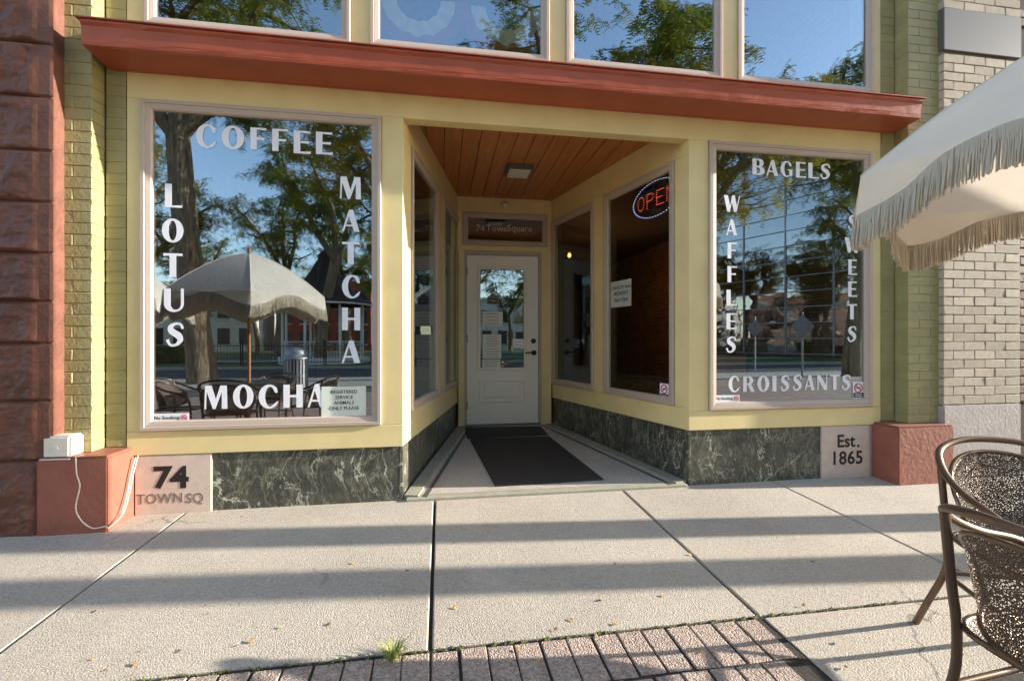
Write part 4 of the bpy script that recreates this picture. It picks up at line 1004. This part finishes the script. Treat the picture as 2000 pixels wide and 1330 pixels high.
# ------------------------------------------------------------------ fallen leaves, grass, moss, stains
lm = []
for k in range(4):
    m = MB(); rr = random.Random(k); L = .03
    prof_ = [(0, 0), (.3, .35), (.6, .3), (1, 0), (.6, -.28), (.3, -.33)]
    vs = [(x * L, y * L, .004 + .006 * rr.random()) for x, y in prof_]; m.add(vs, [(0, 1, 5), (1, 2, 4, 5), (2, 3, 4)]); 
    vs2 = [(x, y, z - .001) for x, y, z in vs]; m.add(vs2, [(5, 1, 0), (5, 4, 2, 1), (4, 3, 2)]); me = m.mesh('leaf'); me.materials.append(M['dead_leaf']); lm.append(me)
LP = [(190, 1194), (130, 1213), (405, 1182), (402, 1203), (550, 1228), (642, 1218), (492, 1257), (455, 1265), (268, 1276), (176, 1290), (205, 1312), (262, 1296), (645, 1218), (686, 1102), (886, 1185),
      (1113, 1208), (1086, 1228), (1175, 1175), (1205, 1218), (1345, 1082), (1645, 1255), (1834, 1158), (1568, 1186), (1200, 1104), (888, 1060), (470, 1010), (1650, 1305), (1247, 1232), (1160, 1240), (1010, 1265), (255, 1320), (745, 1302), (1055, 1290), (1000, 1293), (1375, 1276), (1290, 1165)]
for u, v in LP:
    p = gpix(u, v); o = link('fallen_leaf', random.choice(lm), None, None, (p.x, p.y, p.z + .001), (random.uniform(-.3, .3), random.uniform(-.3, .3), random.uniform(0, 6.3)), (random.uniform(.5, .85),) * 3)
    tag(o, 'tiny curled yellow leaf fallen on the sidewalk paving', 'leaf', 'fallen leaves on the sidewalk')
def tuft(p, n, h, name, label, mat):
    m = MB(); rr = random.Random(n)
    for i in range(n):
        a = rr.uniform(0, 6.28); r0 = rr.uniform(0, .025); l = h * rr.uniform(.5, 1.1); d = Vector((math.cos(a), math.sin(a), 0)); b = Vector(p) + d * r0
        t1 = b + d * l * .3 + Vector((0, 0, l * .6)); t2 = b + d * l * .8 + Vector((0, 0, l * .8)); s = d.cross(Vector((0, 0, 1))) * .0018
        m.add([b - s, b + s, t1 + s, t1 - s, t2], [(0, 1, 2, 3), (3, 2, 4)])
    return tag(m.build(name, mat), label, 'plant')
p = gpix(768, 1280); tuft((p.x, p.y, p.z - .01), 90, .075, 'grass_tuft', 'small green grass tuft growing at the edge of the brick paving', 'grass_blade')
m = MB(); rr = random.Random(11)
for i in range(420):
    x = rr.uniform(-1.6, 2.4); y = 1.797 + rr.gauss(0, .004); z = zs(y) - .006; s = rr.uniform(.002, .007)
    if .3 < rr.random() + .25 * math.sin(x * 5): m.add([(x - s, y - s, z), (x + s, y - s, z), (x, y + s, z), (x, y, z + s * 1.2)], [(0, 1, 3), (1, 2, 3), (2, 0, 3)])
o = m.build('moss', 'moss', None, kind='stuff'); o['label'] = 'thin line of moss in the joint beside the brick paving'; o['category'] = 'moss'
m = MB()
# ------------------------------------------------------------------ trees on the square (seen in the windows)
def tree_mesh(seed, fork, tr, height, spread, limbs=4, lean=(0, 0), frond=.2, nf=5, trunk_bend=.25):
    rr = random.Random(seed); tb = MB(); leaves = []
    def rv(s): return Vector((rr.gauss(0, s), rr.gauss(0, s), rr.gauss(0, s)))
    def limb(p, d, L, r, lvl):
        n = {0: 7, 1: 7, 2: 5, 3: 3}[lvl]; pts = [p.copy()]; rs = [r]; q = p.copy(); dd = d.normalized()
        for i in range(n):
            up = {0: .06, 1: .05, 2: .0, 3: -.10}[lvl]
            dd = (dd + rv({0: .05, 1: .16, 2: .2, 3: .2}[lvl]) + Vector((0, 0, up))).normalized(); q = q + dd * (L / n); pts.append(q.copy())
            rs.append(r * (1 - (i + 1) / n * {0: .3, 1: .72, 2: .8, 3: .8}[lvl]))
        if lvl < 3: tb.tube(pts, rs, {0: 12, 1: 8, 2: 5}[lvl], cap=False)
        else: tb.tube(pts, rs, 3, cap=False)
        return pts, rs, dd
    d0 = Vector((lean[0], lean[1], 1)).normalized()
    P = [Vector((0, 0, -.1))]; rs = [tr * 1.2]; q = P[0].copy(); n = 9; dd = d0.copy()
    for i in range(n):
        dd = (dd + Vector((rr.gauss(0, .035), rr.gauss(0, .035), 0))).normalized(); q = q + dd * ((fork + .1) / n); P.append(q.copy()); rs.append(tr * (1.06 if i == 0 else 1 - .16 * i / n))
    tb.tube(P, rs, 14, cap=False); top = P[-1]
    a0 = rr.uniform(0, 6.28)
    for k in range(limbs):
        a = a0 + k * 2 * math.pi / limbs + rr.uniform(-.3, .3); tilt = rr.uniform(.35, .75) * spread
        d = (Vector((math.cos(a) * tilt, math.sin(a) * tilt, 1)) + d0 * .2).normalized(); L = (height - fork) * rr.uniform(.8, 1.05)
        pts, rs1, _ = limb(top - dd * .15, d, L, tr * .62, 1)
        for j in range(2, len(pts)):
            for s_ in range(3 if j > 3 else 2):
                b = rr.uniform(0, 6.28); side = Vector((math.cos(b), math.sin(b), rr.uniform(-.25, .45))); l2 = L * rr.uniform(.28, .5) * (1.15 - .06 * j)
                p2, r2, _ = limb(pts[j], side + Vector((pts[j].x - top.x, pts[j].y - top.y, 0)) * .12, l2, max(.012, rs1[j] * .5), 2)
                for jj in range(1, len(p2)):
                    for s2 in range(2):
                        b2 = rr.uniform(0, 6.28); sd = Vector((math.cos(b2), math.sin(b2), rr.uniform(-.5, .2)))
                        p3, r3, _ = limb(p2[jj], sd, l2 * rr.uniform(.28, .42), .008, 3)
                        for w_ in p3[1:]:
                            for _ in range(nf): leaves.append((w_ + rv(.05), Vector((rr.gauss(0, 1), rr.gauss(0, 1), rr.gauss(-.45, .4))).normalized(), frond * rr.uniform(.7, 1.3)))
    rng = np.random.default_rng(seed)
    B = np.array([tuple(l[0]) for l in leaves]); D = np.array([tuple(l[1]) for l in leaves]); Ls = np.array([l[2] for l in leaves])
    up = np.array([0, 0, 1.0]); S = np.cross(D, up); S /= (np.linalg.norm(S, axis=1, keepdims=True) + 1e-6)
    Q = []; nl = 5
    for i in range(nl):
        for sg in (-1, 1):
            f = (i + .6) / nl; base = B + D * (Ls * f)[:, None] + np.array([0, 0, -1.0]) * (Ls * .25 * f * f)[:, None]
            tip = base + S * (sg * Ls * .2)[:, None] + D * (Ls * .06)[:, None] + rng.normal(0, .008, B.shape); wv_ = D * (Ls * .055)[:, None]
            Q.append(np.stack([base - wv_, base + wv_, tip + wv_ * .6, tip - wv_ * .6], 1))
    Q = np.concatenate(Q, 0)
    tm = tb.mesh('trunk'); lm_ = quads_mesh('crown', Q)
    return tm, lm_, len(Q)
TV = []
for a in ((21, 7.3, .36, 13.5, 1.0, 4, (-.10, .0), .25, 5), (33, 5.2, .26, 11, 1.1, 3, (.03, .02), .25, 5), (47, 4.4, .24, 10, 1.25, 4, (.05, 0), .25, 5)):
    tm, cm, nq = tree_mesh(*a); tm.materials.append(M['bark']); cm.materials.append(M['leaf_gold' if a[0] == 47 else 'leaf_green']); TV.append((tm, cm)); print('tree', nq)
def tree(x, y, var, rz, sc, label, z=-.14):
    t_ = thing('honey_locust_tree', label, 'tree', (x, y, z), rz, None); t_.scale = (sc,) * 3
    link('trunk', TV[var][0], None, t_); link('crown', TV[var][1], None, t_, kind='stuff')
    return t_
TREES = [
 (-6.95, -8.2, 0, 0.0, 1.0, 'thick leaning honey locust reflected behind the lotus lettering'),
 (-6.2, -18.6, 1, 2.2, 1.1, 'forked honey locust reflected behind the fringed umbrella and gazebo'),
 (5.2, -6.8, 1, 0.6, 1.1, 'honey locust with a forked trunk reflected in the upper window beside the bare sky'),
 (7.6, -6.2, 2, 1.2, .95, 'golden honey locust with low arching boughs reflected in the last upper window'),
 (-1.4, -8.6, 2, 4.0, 1.0, 'golden honey locust reflected behind the bunting in the upper window'),
 (-15.5, -18.8, 2, 3.0, 1.15, 'honey locust at the park kerb reflected left of the thick leaning tree'),
 (1.5, -19.5, 0, 5.0, 1.0, 'honey locust in the park beyond the iron fence, reflected near the matcha lettering'),
 (-12, -30, 1, 1.0, 1.2, 'honey locust far back in the park behind the gazebo'),
 (-2.6, -32, 2, 2.5, 1.2, 'golden honey locust far back in the park beyond the path'),
 (14, -21, 2, 0.2, 1.0, 'golden honey locust at the park corner reflected in the bagels window'),
 (14.5, -7.6, 1, 2.4, 1.05, 'honey locust arching over the plaza, reflected in the last upper window'),
 (21, -13.2, 1, 3.6, .85, 'honey locust before the glass office building reflected in the bagels window'),
 (8.5, -27, 1, 4.6, 1.1, 'honey locust deep in the park reflected beyond the waffles lettering'),
 (-21, -27, 0, 2.0, 1.2, 'honey locust deep in the park at the far end of the lawn'),
]
for a in TREES: tree(*a)
for i in range(16):
    t_ = tree(-34 + i * 4.1 + random.uniform(-1, 1), -38 - (i % 3) * 3.2, i % 3, i * 1.3, random.uniform(.78, 1.0), 'honey locust in the dense row along the far side of the park')
    t_['group'] = 'honey locusts along the far side of the park'

# trash can
q = mirror_at(577, 755, 11.0)
tc = thing('trash_can', 'grey slatted metal trash can with domed lid, reflected above the mocha lettering', 'trash can', (q.x, q.y, -.13))
for k in range(22):
    a = k * 2 * math.pi / 22; m = MB(); m.box((-.024, -.004, .08), (.024, .004, .80), lambda x, y, z: ((.27 + y) * math.cos(a) - x * math.sin(a), (.27 + y) * math.sin(a) + x * math.cos(a), z)); m.build('slat', 'galvanised', tc)
m = MB(); m.lathe([(.23, .03), (.23, .82)], 20); m.lathe([(0, .03), (.24, .03)], 20); m.build('liner', 'iron_black', tc)
m = MB()
for z in (.07, .42, .80): m.tube([(.275 * math.cos(k * math.pi / 14), .275 * math.sin(k * math.pi / 14), z) for k in range(28)], .012, 6, closed=True)
m.build('hoop', 'galvanised', tc)
m = MB(); m.lathe([(.31, .82), (.31, .86), (.26, .88), (.25, .98), (.24, 1.03), (.19, 1.08), (.10, 1.10), (0, 1.11)], 28); m.build('lid', 'galvanised', tc)
# gazebo
gx, gy = -6.5, -20.6
ga = thing('gazebo', 'park gazebo with a steep flared dark roof, reflected beside the matcha lettering', 'gazebo', (gx, gy, -.13))
m = MB(); m.lathe([(2.5, 0), (2.5, .35), (0, .35)], 8); m.build('platform', 'cream_far', ga)
for k in range(8):
    a = k * math.pi / 4 + .2; m = MB(); m.tube([(2.2 * math.cos(a), 2.2 * math.sin(a), .35), (2.2 * math.cos(a), 2.2 * math.sin(a), 3.3)], .07, 8); m.build('post', 'cream_far', ga)
    a2 = a + math.pi / 4; m = MB()
    for z in (.55, 1.2): m.tube([(2.2 * math.cos(a), 2.2 * math.sin(a), z), (2.2 * math.cos(a2), 2.2 * math.sin(a2), z)], .03, 6)
    for f in range(1, 8): x = (math.cos(a) * (1 - f / 8) + math.cos(a2) * f / 8) * 2.2; y = (math.sin(a) * (1 - f / 8) + math.sin(a2) * f / 8) * 2.2; m.tube([(x, y, .55), (x, y, 1.2)], .014, 4)
    m.build('railing', 'cream_far', ga)
m = MB(); m.lathe([(2.75, 3.22), (2.8, 3.32), (2.0, 3.75), (1.35, 4.3), (.8, 5.1), (.42, 5.75), (.34, 5.8), (.34, 6.1), (.0, 6.4)], 8); 
for i in range(len(m.sm)): m.sm[i] = False
rf = m.build('roof', 'roof_dark', ga)
m = MB(); m.tube([(2.78 * math.cos(k * math.pi / 4), 2.78 * math.sin(k * math.pi / 4), 3.24) for k in range(8)], .06, 4, closed=True); m.build('gutter', 'cream_far', rf)
# iron fence along the park kerb
for sx0 in (-13.5, -9.6, -5.7, -1.8, 2.1, 6.0):
    fe = thing('iron_fence', 'black iron picket fence panel along the park kerb', 'fence', (sx0, -17.6, -.13), 0, 'iron fence panels along the park')
    m = MB()
    for z in (.18, 1.0): m.tube([(0, 0, z), (3.8, 0, z)], .018, 6)
    m.build('rail', 'iron_black', fe)
    pkm = MB().tube([(0, 0, .1), (0, 0, 1.1), (0, 0, 1.2)], [.011, .011, .002], 5).mesh('picket'); pkm.materials.append(M['iron_black'])
    for k in range(25): link('picket', pkm, None, fe, (.16 + k * .145, 0, 0))
    for k in (0, 1): m = MB(); m.tube([(k * 3.8, 0, 0), (k * 3.8, 0, 1.3)], .035, 8); m.build('post', 'iron_black', fe)
# diamond road signs seen from behind in the bagels window
for (u, v, d, w_), tx in zip(((1475, 722, 19, .60), (1568, 728, 16, .72)), ('smaller diamond road sign on a steel post, reflected in the croissants window', 'larger diamond road sign on a steel post, reflected in the croissants window')):
    q = mirror_at(u, v, d); sg = thing('road_sign', tx, 'road sign', (q.x, q.y, -.13), R(215))
    m = MB(); m.tube([(0, 0, 0), (0, 0, 2.25)], .035, 8); m.build('post', 'galvanised', sg)
    k = w_ / 1.0; c = 1.75; m = MB(); m.add([(-k / 2, -.042, c), (0, -.042, c - k * .62), (k / 2, -.042, c), (0, -.042, c + k * .62), (-k / 2, -.047, c), (0, -.047, c - k * .62), (k / 2, -.047, c), (0, -.047, c + k * .62)],
            [(0, 1, 2, 3), (7, 6, 5, 4), (0, 1, 5, 4), (1, 2, 6, 5), (2, 3, 7, 6), (3, 0, 4, 7)]); m.build('sign_plate', 'sign_back', sg)
# glass office building across the street
gb = thing('office_building', 'glass fronted office building with a pale mullion grid, reflected in the bagels window', 'building', (29, -15, -.13), R(244.5))
BW, BH, NX, NZ = 3.1, 1.12, 6, 13
m = MB(); m.box((-.3, .25, 0), (NX * BW + .3, 14, NZ * BH + .8)); m.build('wall', 'brown_brick', gb)
pmesh = MB(); pmesh.box((.04, .02, .03), (BW - .04, .05, BH - .03)); pmesh = pmesh.mesh('pane'); pmesh.materials.append(M['tower_glass'])
for i in range(NX):
    for j in range(NZ):
        o = link('pane', pmesh, None, gb, (i * BW, 0, .3 + j * BH)); o.rotation_euler = (random.gauss(0, .006), 0, random.gauss(0, .006))
for i in range(NX + 1): m = MB(); m.box((i * BW - .05, -.06, .2), (i * BW + .05, .24, .3 + NZ * BH)); m.build('mullion', 'galvanised', gb)
for j in range(NZ + 1): m = MB(); m.box((-.05, -.05, .27 + j * BH), (NX * BW + .05, .23, .33 + j * BH)); m.build('transom_bar', 'galvanised', gb)
# far buildings round the square
def far_building(x, y, wd, hgt, mat, label, nx, nz, rz=0):
    b = thing('town_building', label, 'building', (x, y, -.13), rz)
    m = MB(); m.box((-wd / 2, -6, 0), (wd / 2, 0, hgt)); m.build('wall', mat, b)
    m = MB(); m.box((-wd / 2 - .2, -6.2, hgt), (wd / 2 + .2, .25, hgt + .4)); m.build('cornice', 'cream_far', b)
    sxx, szz = wd / nx, (hgt - 1) / nz
    wm = MB(); wm.box((-sxx * .28, .01, 0), (sxx * .28, .05, szz * .62)); wm = wm.mesh('window'); wm.materials.append(M['dark_window'])
    sm_ = MB(); sm_.box((-sxx * .32, .0, -.12), (sxx * .32, .12, 0)); sm_ = sm_.mesh('sill'); sm_.materials.append(M['cream_far'])
    for i in range(nx):
        for j in range(nz):
            wn = link('window', wm, None, b, (-wd / 2 + (i + .5) * sxx, 0, .8 + j * szz)); link('sill', sm_, None, wn)
far_building(-14, -52, 11, 8.5, 'red_brick_far', 'red brick building beyond the park, reflected beside the gazebo', 5, 3)
far_building(-3, -54, 10, 7, 'cream_far', 'cream building beyond the park hidden by the golden locust', 4, 2)
far_building(-29, -50, 16, 7, 'cream_far', 'long cream two storey building beyond the park, reflected under the umbrella', 7, 2)
far_building(9, -55, 12, 7, 'cream_far', 'cream building beyond the park behind the deep locust trees', 5, 2)
far_building(-42, -20, 18, 10, 'brown_brick', 'tall brown brick building closing the street beyond the lawn', 6, 3, R(-90))
far_building(-44, -40, 17, 9, 'cream_far', 'cream building at the far corner behind the brown brick street end', 6, 2, R(-90))
# hedge at the foot of the park fence
rng = np.random.default_rng(4)
for hx, ln, tx in ((-20, 6.0, 'low clipped hedge along the park path left of the gazebo'), (-4.0, 5.5, 'low clipped hedge along the park path right of the gazebo'), (6.5, 7.0, 'low clipped hedge along the park path beyond the iron fence')):
    N = 5200; c = rng.uniform([0, -.45, .0], [ln, .45, 1.0], (N, 3)) ; d1 = rng.normal(0, 1, (N, 3)); d1 /= np.linalg.norm(d1, axis=1, keepdims=True); d2 = np.cross(d1, rng.normal(0, 1, (N, 3))); d2 /= np.linalg.norm(d2, axis=1, keepdims=True)
    s = .06; Q = np.stack([c - d1 * s, c + d2 * s * .6, c + d1 * s, c - d2 * s * .6], 1)
    h = thing('hedge', tx, 'hedge', (hx, -21.2, -.13)); me = quads_mesh('foliage', Q); link('foliage', me, 'leaf_green', h, kind='stuff')
    m = MB(); m.box((.1, -.36, 0), (ln - .1, .36, .9)); m.build('inner_branches', 'hedge', h)
# the tall poles beyond the right edge whose shadows stripe the sidewalk
def pole(yc, x, tx):
    # stands where the stripe's own line (along the sun) meets x
    p = thing('utility_pole', tx, 'pole', (x, yc, -.14))
    m = MB(); m.tube([(0, 0, -.1), (0, 0, 5), (0, 0, 9.4)], [.135, .12, .1], 14); m.build('shaft', 'utility_wood', p)
    m = MB(); m.box((-.05, -1.1, 8.6), (.05, 1.1, 8.72)); m.build('cross_arm', 'utility_wood', p, bevel=.01)
    for s_ in (-.95, -.4, .4, .95): m = MB(); m.lathe([(.03, 0), (.05, .05), (.03, .08), (.05, .12), (0, .15)], 10, (0, s_, 8.72)); m.build('insulator', 'galvanised', p)
tn = math.tan(SUN_AZ)
pole(2.745 - 6.6 * tn, 0.27 + 6.6, 'wooden utility pole nearer the shop fronts down the street')
pole(2.235 - 7.9 * tn, 0.27 + 7.9, 'second wooden utility pole standing farther down the street')
